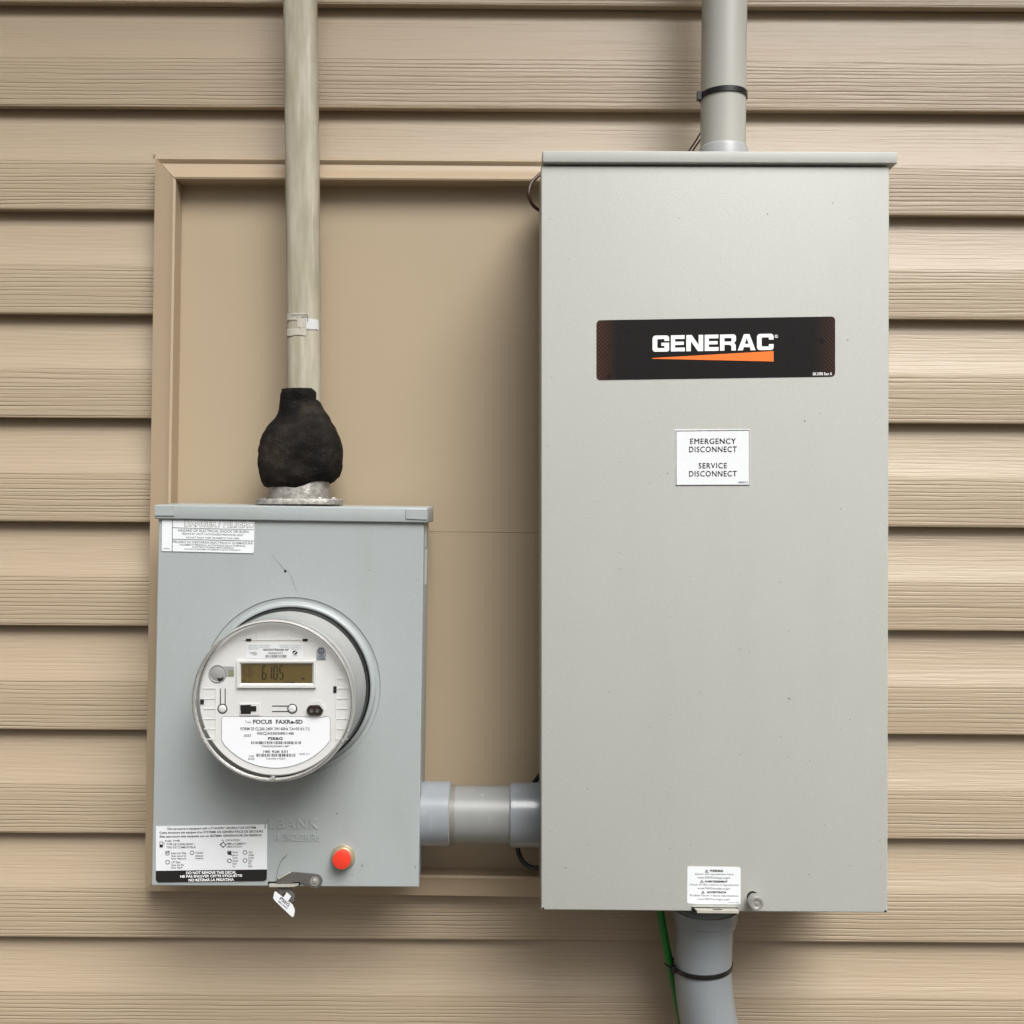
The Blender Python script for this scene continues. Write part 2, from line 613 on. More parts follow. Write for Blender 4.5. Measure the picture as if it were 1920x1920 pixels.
# ---------------------------------------------------------------- house wall
wall = thing("house_wall", "beige vinyl lap siding with wood grain covering the whole house wall", "wall", (0, 0.02, 0))

def siding():
    bm = bmesh.new()
    H = 0.0165
    z_anchor = ZC - (979 + 3.8 - 960) * D / F      # a lip at this height under x=0 (turned below)
    n_lo = int((z_anchor - 0.10) / PITCH)
    z_start = z_anchor - n_lo * PITCH
    n_c = int(3.0 / PITCH)
    xs = [-3.2, -2.2, -1.4]
    x = -0.95
    while x < 0.96:
        xs.append(x); x += 0.03
    xs += [1.4, 2.2, 3.2]
    prof = []
    for i in range(n_c):
        z = i * PITCH
        lo = CRease * PITCH
        prof += [(H - 0.0040, z + 0.012), (H - 0.0042, z + 0.0010), (H - 0.0050, z + 0.0002), (0.0022, z - 0.0004), (0.0008, z - 0.0001), (0.0001, z + 0.0012), (0.0, z + 0.003),
                 (0.0004, z + lo * 0.5), (0.0, z + lo - 0.0015), (0.0004, z + lo + 0.0005), (0.0040, z + lo + 0.010),
                 (0.0080, z + lo + 0.025), (0.0112, z + lo + 0.042), (0.0128, z + PITCH - 0.013), (0.0146, z + PITCH - 0.005), (H, z + PITCH + 0.012)]
    cols = []
    for x in xs:
        c = []
        for j, (y, z) in enumerate(prof):
            ci = j // 16
            w = noise.noise(Vector((x * 1.6, ci * 3.1, 0))) * 0.0011
            wz = noise.noise(Vector((x * 1.1, ci * 7.7, 5))) * 0.0007
            k = 1.0 if y < 0.01 else 0.25 if y < 0.014 else 0.0
            c.append(bm.verts.new((x, y + w * k, z + wz)))
        cols.append(c)
    for a, b in zip(cols[:-1], cols[1:]):
        for j in range(len(prof) - 1):
            bm.faces.new((a[j], b[j], b[j + 1], a[j + 1]))
    o = finish("siding", bm, M['siding'], None, angle=28)
    o.parent = wall
    o.location = (0, -0.02, z_start)
    o.rotation_euler = (0, R(0.36), 0)
    # solid wall behind the vinyl
    bm = bmesh.new()
    add_prism(bm, [Vector(p) for p in ((-3.2, 0.03, 0.0), (3.2, 0.03, 0.0), (3.2, 0.03, 3.2), (-3.2, 0.03, 3.2))], 0.18)
    finish("sheathing", bm, M['panel'], wall)
siding()
# unseen boxed eave, added overhead to block sky and shade the upper siding
bm = bmesh.new()
EZ = 2.66
def prism_x(bm, prof, x0, x1):
    a = [bm.verts.new((x0, y, z)) for y, z in prof]
    b = [bm.verts.new((x1, y, z)) for y, z in prof]
    n = len(prof)
    bm.faces.new(a); bm.faces.new(list(reversed(b)))
    for i in range(n):
        j = (i + 1) % n
        bm.faces.new((a[i], b[i], b[j], a[j]))
prism_x(bm, [(-0.005, EZ), (-0.42, EZ), (-0.42, EZ + 0.02), (-0.005, EZ + 0.02)], -3.3, 3.3)
finish("added_soffit", bm, M['trim'], wall)
bm = bmesh.new()
prism_x(bm, [(-0.42, EZ - 0.015), (-0.445, EZ - 0.015), (-0.445, EZ + 0.16), (-0.42, EZ + 0.16)], -3.3, 3.3)
finish("added_fascia", bm, M['trim'], wall)

# ---------------------------------------------------------------- trim frame and flat panel
frame = thing("trim_frame", "mitred beige trim frame around the flat panel behind both boxes", "trim", Q(790, 1684, -0.004))
OUT = [(286.5, 290.5), (1300, 298), (1300, 1691), (267, 1675)]
INN = [(329, 336), (1258, 341), (1258, 1648), (309, 1634)]
PROF = [(0.0, -0.0005), (0.0, -0.019), (0.02, -0.0225), (0.08, -0.0235), (0.15, -0.0225), (0.24, -0.0205), (0.45, -0.0215),
        (0.66, -0.0255), (0.80, -0.0288), (0.90, -0.0300), (0.97, -0.0292), (1.0, -0.0265), (1.0, -0.0045)]
for i in range(4):
    j = (i + 1) % 4
    bm = bmesh.new()
    ends = []
    d0 = (Vector(OUT[j]) - Vector(OUT[i])).normalized() * 0.45
    for cidx, s in ((i, 1), (j, -1)):
        loop = []
        for u, y in PROF:
            px = OUT[cidx][0] * (1 - u) + INN[cidx][0] * u + d0.x * s
            py = OUT[cidx][1] * (1 - u) + INN[cidx][1] * u + d0.y * s
            p = Q(px, py, -0.03); p.y = y
            if i in (2, 3):      # the upright rails are flatter in front
                p.y = (-0.0290 if y == -0.0265 else y) if u in (0.0, 1.0) else min(y, -0.0235 - 0.006 * u)
            loop.append(p)
        ends.append(loop)
    steps = 14
    rows = []
    for s in range(steps + 1):
        t = s / steps
        row = []
        for k in range(len(PROF)):
            p = ends[0][k].lerp(ends[1][k], t)
            wob = noise.noise(Vector((p.x * 3, p.z * 3, i))) * 0.0006
            row.append(bm.verts.new(p + Vector((0, wob if 0 < k < len(PROF) - 1 else 0, 0))))
        rows.append(row)
    for a, b in zip(rows[:-1], rows[1:]):
        for k in range(len(PROF) - 1):
            bm.faces.new((a[k], a[k + 1], b[k + 1], b[k]))
    bm.faces.new(rows[0]); bm.faces.new(list(reversed(rows[-1])))
    finish("rail", bm, M['trim'], frame, angle=35)
# nailing-fin tip that pokes out of the mitre
bm = bmesh.new()
add_prism(bm, quad_pts([(282.5, 285.5), (290, 289.5), (287, 297)], -0.016), -0.013)
finish("fin_tip", bm, M['trim'], frame)
bm = box_bm([(318, 325), (1270, 330), (1270, 1000.7), (318, 992.4)], -0.0043, -0.0015)
finish("back_panel", bm, M['panel'], frame)
bm = box_bm([(318, 993.0), (1270, 1001.3), (1270, 1660), (296, 1650)], -0.0040, -0.0015)
finish("back_panel", bm, M['panel'], frame)

# ---------------------------------------------------------------- transfer switch cabinet
CY = -0.175
cab = thing("electrical_cabinet", "tall pale grey steel transfer switch cabinet with a black brand label", "electrical cabinet", Q(1340, 1712, -0.09))
door = [(1014.5, 310.6), (1668, 312.2), (1664.5, 1712), (1014.5, 1706.5)]
bm = box_bm([(1016.2, 300), (1666, 302), (1663, 1710), (1016.2, 1704.5)], CY + 0.012, -0.03, 0.0015)
finish("enclosure", bm, M['cab'], cab, angle=40)
bm = box_bm(door, CY, CY + 0.022, 0.0016, 3)
finish("door", bm, M['cab'], cab, angle=40)
LY = CY - 0.0045
bm = box_bm([(1017, 282), (1683, 284.5), (1683, 306.5), (1017, 304.5)], LY, -0.026, 0.0013, 3)
# slight rain slope towards the front
for v in bm.verts:
    if v.co.y > -0.1 and v.co.z > Q(0, 295, LY).z:
        v.co.z += 0.004
finish("top_hood", bm, M['cab'], cab, angle=40)
# folded corner reliefs at the bottom of the door
for cx, cy in ((1018.5, 1703.5), (1660.5, 1708.5)):
    bm = poly_bm([circ(cx, cy, 2.4, 12, 1.8)], CY - 0.0003, 0.0008)
    finish("corner_relief", bm, M['hole'], cab)

# brand label
BY = CY - 0.0004
sl = -0.0157
bl = [(1118.5, 600.5), (1566, 593.3), (1566, 706), (1118.5, 712.6)]
lab = finish("brand_label", poly_bm([round_poly(bl, 8)], BY, 0.0005), M['brand'], cab)
# heavy wide letters drawn as outlines: units 0..1 wide, 0..1 tall (y up), with counters
def poly_letters(letters, x0, x1, y0, y1, slope, Y, gap=0.085):
    cu = bpy.data.curves.new("t", 'CURVE'); cu.dimensions = '2D'; cu.fill_mode = 'BOTH'
    widths = [w for w, _ in letters]
    tot = sum(widths) + gap * (len(letters) - 1)
    x = 0
    for w, loops in letters:
        for lp in loops:
            s = cu.splines.new('POLY'); s.use_cyclic_u = True
            s.points.add(len(lp) - 1)
            for k, (a, b) in enumerate(lp):
                s.points[k].co = ((x + a * w) / tot, b, 0, 1)
        x += w + gap
    ob = bpy.data.objects.new("t", cu); COL.objects.link(ob)
    me = bpy.data.meshes.new_from_object(ob.evaluated_get(bpy.context.evaluated_depsgraph_get()))
    bpy.data.objects.remove(ob); bpy.data.curves.remove(cu)
    bm = bmesh.new()
    cx = (x0 + x1) / 2
    vs = []
    for v in me.vertices:
        px = x0 + v.co.x * (x1 - x0)
        py = y1 - v.co.y * (y1 - y0) + slope * (px - cx)
        vs.append(bm.verts.new(Q(px, py, Y)))
    for f in me.polygons:
        try: bm.faces.new([vs[i] for i in f.vertices])
        except ValueError: pass
    bpy.data.meshes.remove(me)
    return bm
def rp(pts, r): return round_poly(pts, r, 5)
LE = [[(0, 0), (1, 0), (1, .23), (.30, .23), (.30, .40), (.93, .40), (.93, .60), (.30, .60), (.30, .77), (.98, .77), (.98, 1), (0, 1)]]
LN = [[(0, 0), (.27, 0), (.27, .62), (.68, 0), (1, 0), (1, 1), (.73, 1), (.73, .38), (.32, 1), (0, 1)]]
LG = [rp([(0, 0), (.98, 0), (.98, .55), (.52, .55), (.52, .36), (.70, .36), (.70, .22), (.28, .22), (.28, .78), (.70, .78), (.70, .66), (.98, .66), (.98, 1), (0, 1)],
         [.20, .14, 0, 0, 0, 0, .02, .08, .08, .03, 0, 0, .2, .22])]
LC = [rp([(0, 0), (1, 0), (1, .36), (.72, .36), (.72, .22), (.28, .22), (.28, .78), (.72, .78), (.72, .64), (1, .64), (1, 1), (0, 1)],
         [.22, .2, 0, 0, .03, .08, .08, .03, 0, 0, .2, .22])]
LR = [rp([(0, 0), (.27, 0), (.27, .36), (.58, .36), (.70, .28), (.70, 0), (.97, 0), (.97, .36), (.86, .47), (.98, .58), (.98, 1), (0, 1)],
         [0, 0, 0, .05, .05, 0, 0, .08, .02, .08, .18, 0]),
      [(.27, .56), (.27, .78), (.68, .78), (.71, .72), (.71, .62), (.68, .56)]]
LA = [[(0, 0), (.28, 0), (.34, .20), (.67, .20), (.73, 0), (1, 0), (.66, 1), (.35, 1)], [(.40, .40), (.505, .76), (.61, .40)]]
word = [(1.0, LG), (.82, LE), (1.0, LN), (.82, LE), (.96, LR), (1.05, LA), (.98, LC)]
bm = poly_letters(word, 1223.5, 1450.5, 627.5, 657.8, sl, BY - 0.00025)
BMX = bmesh.new()
text_into(BMX, "0K1098 Rev A", (1524, 698, 1560, 704), BY - 0.00025, bold=0.01, slope=sl)
add_ring(bm, 1455.6, 630.5, 2.3, 3.1, BY - 0.00025, 0.0001, 16)
text_into(bm, "R", (1454.3, 628.8, 1457.0, 632.2), BY - 0.00025)
finish("lettering", bm, M['inkwhite'], lab)
finish("part_number", BMX, M['inkwhite'], lab)
bm = bmesh.new()
bm.faces.new([bm.verts.new(Q(x, y, BY - 0.00025)) for x, y in ((1223, 671.3), (1450.5, 658.2), (1450.5, 677.8), (1223, 672.6))])
finish("orange_wedge", bm, M['orange'], lab)

# disconnect label
lab = finish("disconnect_label", poly_bm([[(1265.3, 805), (1406.3, 804.6), (1406.3, 909.8), (1265.8, 910.3)]], BY, 0.0005), M['white'], cab)
bm = bmesh.new()
T = BY - 0.00025
for s_, b_ in (("EMERGENCY", (1294.5, 822, 1379.5, 832.3)), ("DISCONNECT", (1292, 837, 1381.5, 847.8)),
               ("SERVICE", (1310, 867.8, 1363, 878.2)), ("DISCONNECT", (1292, 882.8, 1381.5, 893.4))):
    if s_ == "EMERGENCY":      # thickened by two passes: the offset fill breaks the M
        for dx, dz in ((-0.28, 0.0), (0.28, 0.00002)):
            text_into(bm, s_, (b_[0] + dx, b_[1], b_[2] + dx, b_[3]), T - dz, slope=-0.004, spacing=1.12)
    else:
        text_into(bm, s_, b_, T, bold=0.011, slope=-0.004, spacing=1.12)
text_into(bm, "10000007172", (1384.5, 902.5, 1402.5, 906), T)
line_into(bm, (1267.2, 808), (1404.5, 806.6), 1.0, T); line_into(bm, (1267.4, 909.6), (1405, 909.2), 1.1, T)
line_into(bm, (1267.6, 808), (1267.8, 909.4), 1.3, T); line_into(bm, (1405, 806.6), (1405, 909), 0.7, T)
finish("lettering", bm, M['ink'], lab)

# warning label
lab = finish("warning_label", poly_bm([round_poly([(1288.8, 1624.6), (1388.5, 1626.2), (1388.8, 1695.8), (1288.2, 1694.2)], 4)], BY, 0.0005), M['white'], cab)
bm = bmesh.new()
ws = 0.012
for s_, b_ in (("WARNING", (1331, 1630.5, 1356, 1635)), ("AVERTISSEMENT", (1321, 1651, 1364.5, 1654.8)), ("ADVERTENCIA", (1325, 1671, 1362, 1674.8))):
    text_into(bm, s_, b_, T, bold=0.03, slope=ws)
for cx, cy in ((1325, 1633), (1316, 1652.5), (1318, 1673)):
    for a, b in (((cx - 3, cy + 2.6), (cx, cy - 2.8)), ((cx, cy - 2.8), (cx + 3, cy + 2.6)), ((cx + 3, cy + 2.6), (cx - 3, cy + 2.6)), ((cx, cy - 1), (cx, cy + 1.6))):
        line_into(bm, a, b, 0.7, T)
finish("lettering", bm, M['ink'], lab)
bm = bmesh.new()
for s_, b_ in (("Cancer and reproductive harm", (1303, 1637, 1375, 1641.5)), ("www.P65Warnings.ca.gov", (1308, 1643.5, 1369.5, 1648.5)),
               ("Cancer et effet nocif sur la reproduction", (1293, 1657, 1385, 1661.5)), ("www.P65Warnings.ca.gov", (1308, 1663.8, 1369.5, 1668.5)),
               ("Produce cancer y danos reproductivos", (1294, 1677.2, 1384.5, 1682)), ("www.P65Warnings.ca.gov", (1308, 1684, 1369, 1689)),
               ("A0000321908", (1364, 1691.5, 1385, 1693.5))):
    text_into(bm, s_, b_, T, bold=0.0, slope=ws)
finish("small_print", bm, M['inkgrey'], lab)

# hasp tab at the foot of the door and knurled thumb screw
bm = bmesh.new()
add_prism(bm, quad_pts([(1296.5, 1700.8), (1384, 1702), (1384, 1706.5), (1303, 1710.5), (1296.5, 1710.5)], CY - 0.0003), CY + 0.0005)
finish("hasp_slot", bm, M['hole'], cab)
bm = bmesh.new()
fy = CY - 0.014
a = [Q(1301, 1702.5, CY - 0.0006), Q(1382, 1703.2, CY - 0.0006), Q(1385.5, 1708.0, fy), Q(1307.5, 1707.2, fy)]
b_ = [p - Vector((0, 0, 0.0016)) for p in a]
c_ = [Q(1385.5, 1712.6, fy), Q(1307.5, 1712.0, fy)]
va = [bm.verts.new(p) for p in a]; vb = [bm.verts.new(p) for p in b_]
vc = [bm.verts.new(p) for p in c_]
bm.faces.new(va)
bm.faces.new((va[3], va[2], vc[0], vc[1]))
bm.faces.new((va[0], va[3], vc[1])); 
bm.faces.new((va[1], vc[0], va[2]))
bm.faces.new((va[0], vc[1], vc[0], va[1]))
for v in vb: bm.verts.remove(v)
hasp = finish("hasp_tab", bm, M['plate'], cab)
bm = poly_bm([circ(1345, 1705.4, 10, 20, 1.1)], CY - 0.0088, 0.0002)
finish("lock_hole", bm, M['hole'], hasp)
kn = Q(1412, 1683.5, CY)
bm = bmesh.new()
add_lathe(bm, kn, [(0.0052, 0.0), (0.0052, -0.006), (0.0072, -0.0062), (0.0074, -0.0075), (0.0074, -0.0155), (0.0068, -0.0165), (0.0048, -0.0165), (0.0040, -0.0155), (0.0012, -0.0155), (0.0005, -0.0165)], 'Y', 36)
finish("thumb_screw", bm, M['steel'], cab, angle=30)
bm = poly_bm([circ(1411, 1681.5, 10.5, 24)], CY - 0.0003, 0.0006)
finish("screw_hole", bm, M['hole'], cab)

# ---------------------------------------------------------------- meter box
MY = -0.114
mbx = thing("meter_box", "blue grey steel meter socket box holding the round electric meter", "meter box", Q(535, 1664, -0.06))
bm = box_bm([(299, 965), (793, 969), (782.5, 1659), (288, 1656)], MY + 0.003, -0.031, 0.0012)
finish("enclosure", bm, M['mbox'], mbx, angle=40)

RC = Vector((-0.2450, 0, ZC - 0.1935))        # meter axis (x, z)
def cover_plate():
    bm = bmesh.new()
    corners = [Q(x, y, MY) for x, y in ((297, 968), (795.3, 972.5), (785, 1664), (283.6, 1661))]
    # outline subdivided, ring of the embossed collar bridged to it
    n = 96
    prof = [(0.0992, 0.0), (0.0984, 0.0014), (0.0944, 0.0016), (0.0925, -0.0016), (0.0905, -0.0028), (0.0890, -0.0028), (0.0878, -0.0022), (0.0868, 0.004)]
    rings = []
    for r, h in prof:
        rings.append([bm.verts.new((RC.x + r * math.cos(2 * math.pi * k / n), MY + h, RC.z + r * math.sin(2 * math.pi * k / n))) for k in range(n)])
    for a, b in zip(rings[:-1], rings[1:]):
        for k in range(n):
            j = (k + 1) % n
            bm.faces.new((a[k], a[j], b[j], b[k]))
    # project ring rays onto the rectangle boundary
    cs = [(c.x, c.z) for c in corners]
    outer = []
    for k in range(n):
        a = 2 * math.pi * k / n
        dx, dz = math.cos(a), math.sin(a)
        best = None
        for i in range(4):
            x1, z1 = cs[i]; x2, z2 = cs[(i + 1) % 4]
            ex, ez = x2 - x1, z2 - z1
            den = dx * ez - dz * ex
            if abs(den) < 1e-9: continue
            t = ((x1 - RC.x) * ez - (z1 - RC.z) * ex) / den
            s = ((x1 - RC.x) * dz - (z1 - RC.z) * dx) / den
            if t > 0 and -1e-6 <= s <= 1 + 1e-6 and (best is None or t < best): best = t
        outer.append([RC.x + dx * best, RC.z + dz * best])
    for c in cs:        # snap the nearest ray to each corner
        k = min(range(n), key=lambda q: (outer[q][0] - c[0]) ** 2 + (outer[q][1] - c[1]) ** 2)
        outer[k] = [c[0], c[1]]
    ctr = (sum(c[0] for c in cs) / 4, sum(c[1] for c in cs) / 4)
    ins = lambda p, d: (p[0] - math.copysign(min(d, abs(p[0] - ctr[0])), p[0] - ctr[0]) * (1 if abs(abs(p[0] - ctr[0])) > 0.12 else 0),
                        p[1] - math.copysign(d, p[1] - ctr[1]) * (1 if abs(p[1] - ctr[1]) > 0.19 else 0))
    e0 = [bm.verts.new((ins(p, 0.0014)[0], MY, ins(p, 0.0014)[1])) for p in outer]
    e1 = [bm.verts.new((ins(p, 0.0004)[0], MY + 0.0005, ins(p, 0.0004)[1])) for p in outer]
    e2 = [bm.verts.new((p[0], MY + 0.0016, p[1])) for p in outer]
    e3 = [bm.verts.new((p[0], MY + 0.016, p[1])) for p in outer]
    for a, b in ((rings[0], e0), (e0, e1), (e1, e2), (e2, e3)):
        for k in range(n):
            j = (k + 1) % n
            bm.faces.new((a[k], b[k], b[j], a[j]))
    return bm
# embossed maker's name pressed in the cover
bm = cover_plate()
cov = finish("cover", bm, M['mbox'], mbx, angle=7)
bm = bmesh.new()
text_into(bm, "ILBANK", (496, 1534.5, 597.5, 1553.8), MY + 0.0002, bold=-0.004, bevel=0.022, extrude=0.03, lift=0.022, slope=0.006, spacing=1.15)
text_into(bm, "3R ENCLOSURE", (512, 1563.3, 599.5, 1577.7), MY + 0.0002, bold=-0.004, bevel=0.022, extrude=0.03, lift=0.018, slope=0.006, spacing=1.1)
finish("embossed_lettering", bm, M['mbox'], cov)

# top hood with folded corner ears
HY = MY - 0.0040
hood_q = [(289, 946.3), (801.5, 952.5), (801.5, 980.3), (290, 973)]
bm = box_bm(hood_q, HY, -0.031, 0.0014, 3)
for v in bm.verts:
    if v.co.y > -0.09 and v.co.z > Q(0, 962, HY).z:
        v.co.z += 0.0025
hood = finish("top_hood", bm, M['mbox'], mbx, angle=40)
for q in ([(289.4, 947.6), (326, 948), (326.3, 967.2), (290, 967)], [(761, 954.5), (801, 955.2), (801.2, 974.8), (760.5, 972.8)]):
    bm = box_bm(q, HY - 0.0012, HY + 0.0006, 0.0004, 2)
    finish("corner_ear", bm, M['mbox'], hood)

# old scuff running down from the hood, and a dent
bm = bmesh.new()
MT = MY - 0.00012
pts = [(508, 1038), (514, 1046), (521, 1054), (529, 1063), (535, 1070), (542, 1073), (547, 1083), (551, 1096), (556, 1108), (562, 1116)]
ww = [0.5, 0.8, 1.0, 1.6, 1.8, 0.6, 1.2, 1.4, 0.8, 0.4]
L = []; Rr = []
for i, (x, y) in enumerate(pts):
    a = Vector(pts[max(0, i - 1)]); b = Vector(pts[min(len(pts) - 1, i + 1)])
    d = (b - a).normalized(); nn = Vector((-d.y, d.x)) * ww[i] * 0.5
    L.append(bm.verts.new(Q(x + nn.x, y + nn.y, MT))); Rr.append(bm.verts.new(Q(x - nn.x, y - nn.y, MT)))
for i in range(len(pts) - 1):
    bm.faces.new((L[i], L[i + 1], Rr[i + 1], Rr[i]))
scuff = plain("scuffed_paint", lin(126, 130, 129), 0.6, var=0.1)
finish("scuff_mark", bm, scuff, cov)
for p in (circ(534.8, 1071, 2.4, 12, 2.8), [(632, 1524), (634, 1522), (631, 1528), (630, 1528)]):
    finish("paint_chip", poly_bm([p], MT, 0.0001), M['hole'], cov)
for x, y, sz in ((679, 1623, 1.4), (660, 1640, 1.0), (779, 1626, 1.2)):
    p = [(x + 1.5 * math.cos(a * 0.9) * sz, y + 1.5 * math.sin(a * 0.9) * sz * 1.5) for a in range(7)]
    finish("scuff_mark", poly_bm([p], MT, 0.0001), scuff, cov)

# danger sticker
SY = MY - 0.0009
dsl = 0.022
lab = finish("danger_sticker", poly_bm([round_poly([(303.8, 974.2), (477, 977.6), (475.6, 1037.4), (303.2, 1033.2)], [0, 0, 4, 3])], SY, 0.0008), M['white'], mbx)
T = SY - 0.0002
bm = bmesh.new()
text_into(bm, "DANGER / PELIGRO", (345.5, 976.2, 476.5, 988.8), T, bold=0.045, slope=dsl)
finish("outlined_lettering", bm, M['inkgrey'], lab)
bm = bmesh.new()
text_into(bm, "DANGER / PELIGRO", (346.4, 977.0, 475.6, 988.0), T - 0.00012, bold=-0.004, slope=dsl)
finish("lettering_fill", bm, M['inkwhite'], lab)
bm = bmesh.new()
for s_, b_ in (("HAZARD OF ELECTRICAL SHOCK OR BURN", (334, 993.2, 466, 998)), ("SERVICE BY UTILITY AUTHORIZED PERSONNEL ONLY", (341.5, 1000.2, 457, 1003.7)),
               ("DO NOT PAINT OVER OR REMOVE THIS LABEL", (349, 1007, 449, 1010)), ("PELIGRO DE DESCARGA ELECTRICA O QUEMADURA", (324.5, 1015, 474, 1020)),
               ("SOLAMENTE PERSONAL AUTORIZADO DE LA COMPANIA", (337, 1020.8, 461, 1024)), ("ELECTRICA PUEDEN MANTENERLO", (361, 1025.2, 438, 1028)),
               ("NO PINTE ENCIMA NI REMUEVA ESTA ETIQUETA", (346, 1029.3, 451, 1032.2)), ("UP 4021", (307, 1027, 318, 1030))):
    text_into(bm, s_, b_, T, bold=0.006, slope=dsl)
line_into(bm, (323.4, 974.6), (322.8, 1033.6), 1.3, T)
line_into(bm, (323.4, 989.4), (476.6, 993.2), 1.0, T)
line_into(bm, (323.2, 1010.8), (476.2, 1014.4), 1.2, T)
finish("lettering", bm, M['inkgrey'], lab)

# standby generator sticker
gq = [(292.2, 1549.8), (500.6, 1546.0), (500.6, 1651.6), (292.2, 1654.4)]
lab = finish("generator_sticker", poly_bm([round_poly(gq, [0, 0, 8, 8])], SY, 0.0008), M['white'], mbx)
bm = poly_bm([round_poly([(292.2, 1632.8), (500.6, 1630.2), (500.6, 1651.6), (292.2, 1654.4)], [0, 0, 8, 8])], T, 0.0001)
finish("black_band", bm, M['ink'], lab)
gs = -0.014
bm = bmesh.new()
for s_, b_ in (("DO NOT REMOVE THIS DECAL", (349, 1633.4, 443, 1638.8)), ("NE PAS ENLEVER CETTE ETIQUETTE", (338, 1640.2, 454, 1645.8)), ("NO RETIRAR LA PEGATINA", (353.5, 1647, 438.5, 1652.2))):
    text_into(bm, s_, b_, T - 0.0002, bold=0.03, slope=gs)
finish("band_lettering", bm, M['inkwhite'], lab)
bm = bmesh.new()
for s_, b_ in (("This structure is equipped with a STANDBY GENERATOR SYSTEM", (313, 1550.8, 480, 1556.3)),
               ("Cette structure est equipee d'un SYSTEME DE GENERATRICE DE SECOURS", (299, 1557.8, 493, 1563.5)),
               ("Esta estructura esta equipada con un SISTEMA GENERADOR DE RESERVA", (299.5, 1565, 491, 1570.7)),
               ):
    text_into(bm, s_, b_, T, bold=0.018, slope=gs)
for s_, b_ in (("FUEL TYPE", (310, 1575, 337, 1578.6)), ("TYPE DE CARBURANT:", (312, 1581, 364, 1585)), ("TIPO DE COMBUSTIBLE:", (312, 1586.8, 367, 1590.6)),
               ("N  LOCATION:", (416, 1573.6, 450, 1577.4)), ("EMPLACEMENT:", (425, 1580, 462, 1584)), ("UBICACION:", (425, 1585.4, 454, 1589.2)),
               ("Natural Gas", (321, 1597.6, 349, 1601.5)), ("Gaz naturel", (321, 1603, 348, 1606.4)), ("Gas Natural", (321, 1608, 349, 1611.4)),
               ("LP Gas", (322, 1614.6, 338, 1618.6)), ("Gaz de PL", (321, 1620, 345, 1623.5)), ("Gas GLP", (321, 1625, 342, 1628.5)),
               ("Diesel", (367, 1597, 381, 1600.6)), ("Diesel", (367, 1602.8, 381, 1606.2)), ("Diesel", (367, 1607.8, 381, 1611)),
               ("North", (436, 1596, 445.5, 1599.6)), ("Nord", (436, 1601.6, 445.5, 1605)), ("Norte", (436, 1606.8, 445.5, 1610)),
               ("South", (436, 1612, 446, 1615.8)), ("Sud", (436, 1617.4, 443, 1621)), ("Sur", (436, 1622.4, 441.5, 1626)),
               ("West", (466, 1596, 473.5, 1599.6)), ("Ouest", (466, 1600.8, 476, 1605)), ("Oeste", (466, 1606.6, 476, 1610)),
               ("East", (466, 1611.6, 473, 1615.4)), ("Est", (466, 1617, 471, 1620.6)), ("Este", (466, 1622.4, 473, 1626))):
    text_into(bm, s_, b_, T, bold=0.006, slope=gs)
for cx, cy in ((314, 1600), (314.3, 1616.6), (360, 1599), (430, 1599), (430, 1614), (459.5, 1598.3), (459.5, 1613.5)):
    add_ring(bm, cx, cy, 3.0, 4.1, T, 0.0001, 20)
add_prism(bm, quad_pts([(299.5, 1583.5), (305, 1583.5), (305, 1589), (299.5, 1589)], T), T + 0.0001)
for a, b in (((299.5, 1578.5), (305, 1578.5)), ((299.7, 1578.5), (299.7, 1589)), ((304.8, 1578.5), (304.8, 1589)), ((307.5, 1579), (307.5, 1587)),
             ((310, 1595.5), (314, 1600.5)), ((314, 1600.5), (318, 1594)), ((411, 1584), (419, 1579)),):
    line_into(bm, a, b, 0.9, T)
add_ring(bm, 418.5, 1584, 3.2, 4.2, T, 0.0001, 20)
for a, b in (((413, 1584), (418.5, 1578.6)), ((418.5, 1578.6), (424, 1584)), ((424, 1584), (418.5, 1589.4)), ((418.5, 1589.4), (413, 1584))):
    line_into(bm, a, b, 0.8, T)
add_prism(bm, quad_pts([(426, 1595), (430, 1597.5), (434, 1595), (433.6, 1601), (436, 1605), (431, 1602), (426.5, 1602.5), (428, 1599)], T - 0.00002), T + 0.0001)
finish("lettering", bm, M['ink'], lab)

# white sticker on the right flank of the box
bm = bmesh.new()
def flank(y0, y1, d0, d1, off=0.0006):
    xw = Q(793, 1050, MY + 0.003).x
    za, zb = Q(0, y0, -0.08).z, Q(0, y1, -0.08).z
    sh = -0.0006
    v = [(xw + off, d0, za), (xw + off, d1, za), (xw + off + sh, d1, zb), (xw + off + sh, d0, zb)]
    bm.faces.new([bm.verts.new(p) for p in v])
flank(1030, 1096, -0.100, -0.062)
flank(985, 1026, -0.085, -0.066)
o = finish("flank_sticker", bm, M['white'], mbx)

# latch at the foot of the cover: dark slots, swing lever with rivet, folded tongue, hanging ear
bm = poly_bm([[(502.5, 1653), (524, 1652.6), (524, 1661.6), (502.5, 1661.8)], [(544, 1653.6), (563, 1653.8), (563, 1660.2), (544, 1660.2)]], MY - 0.0003, 0.0005)
finish("latch_slot", bm, M['hole'], mbx)
lv = round_poly([(518.5, 1648.5), (543.5, 1636), (589, 1639.6)], [1, 3, 6]) 
lever = [(518.5, 1648.5), (543.5, 1636.2), (560, 1637.2), (588, 1640)] + circ(590.5, 1652.8, 13, 18, None, R(-95), R(125), False) + [(577, 1658.6), (570, 1655.2), (561, 1653.8), (547.5, 1653.6), (545, 1661), (519, 1661)]
bm = poly_bm([lever], MY - 0.0042, 0.003)
bmesh.ops.bevel(bm, geom=[e for e in bm.edges if abs(e.verts[0].co.y - e.verts[1].co.y) < 1e-6 and e.verts[0].co.y < MY - 0.004], offset=0.0005, segments=2, affect='EDGES')
latch = finish("latch_lever", bm, M['darksteel'], mbx, angle=40)
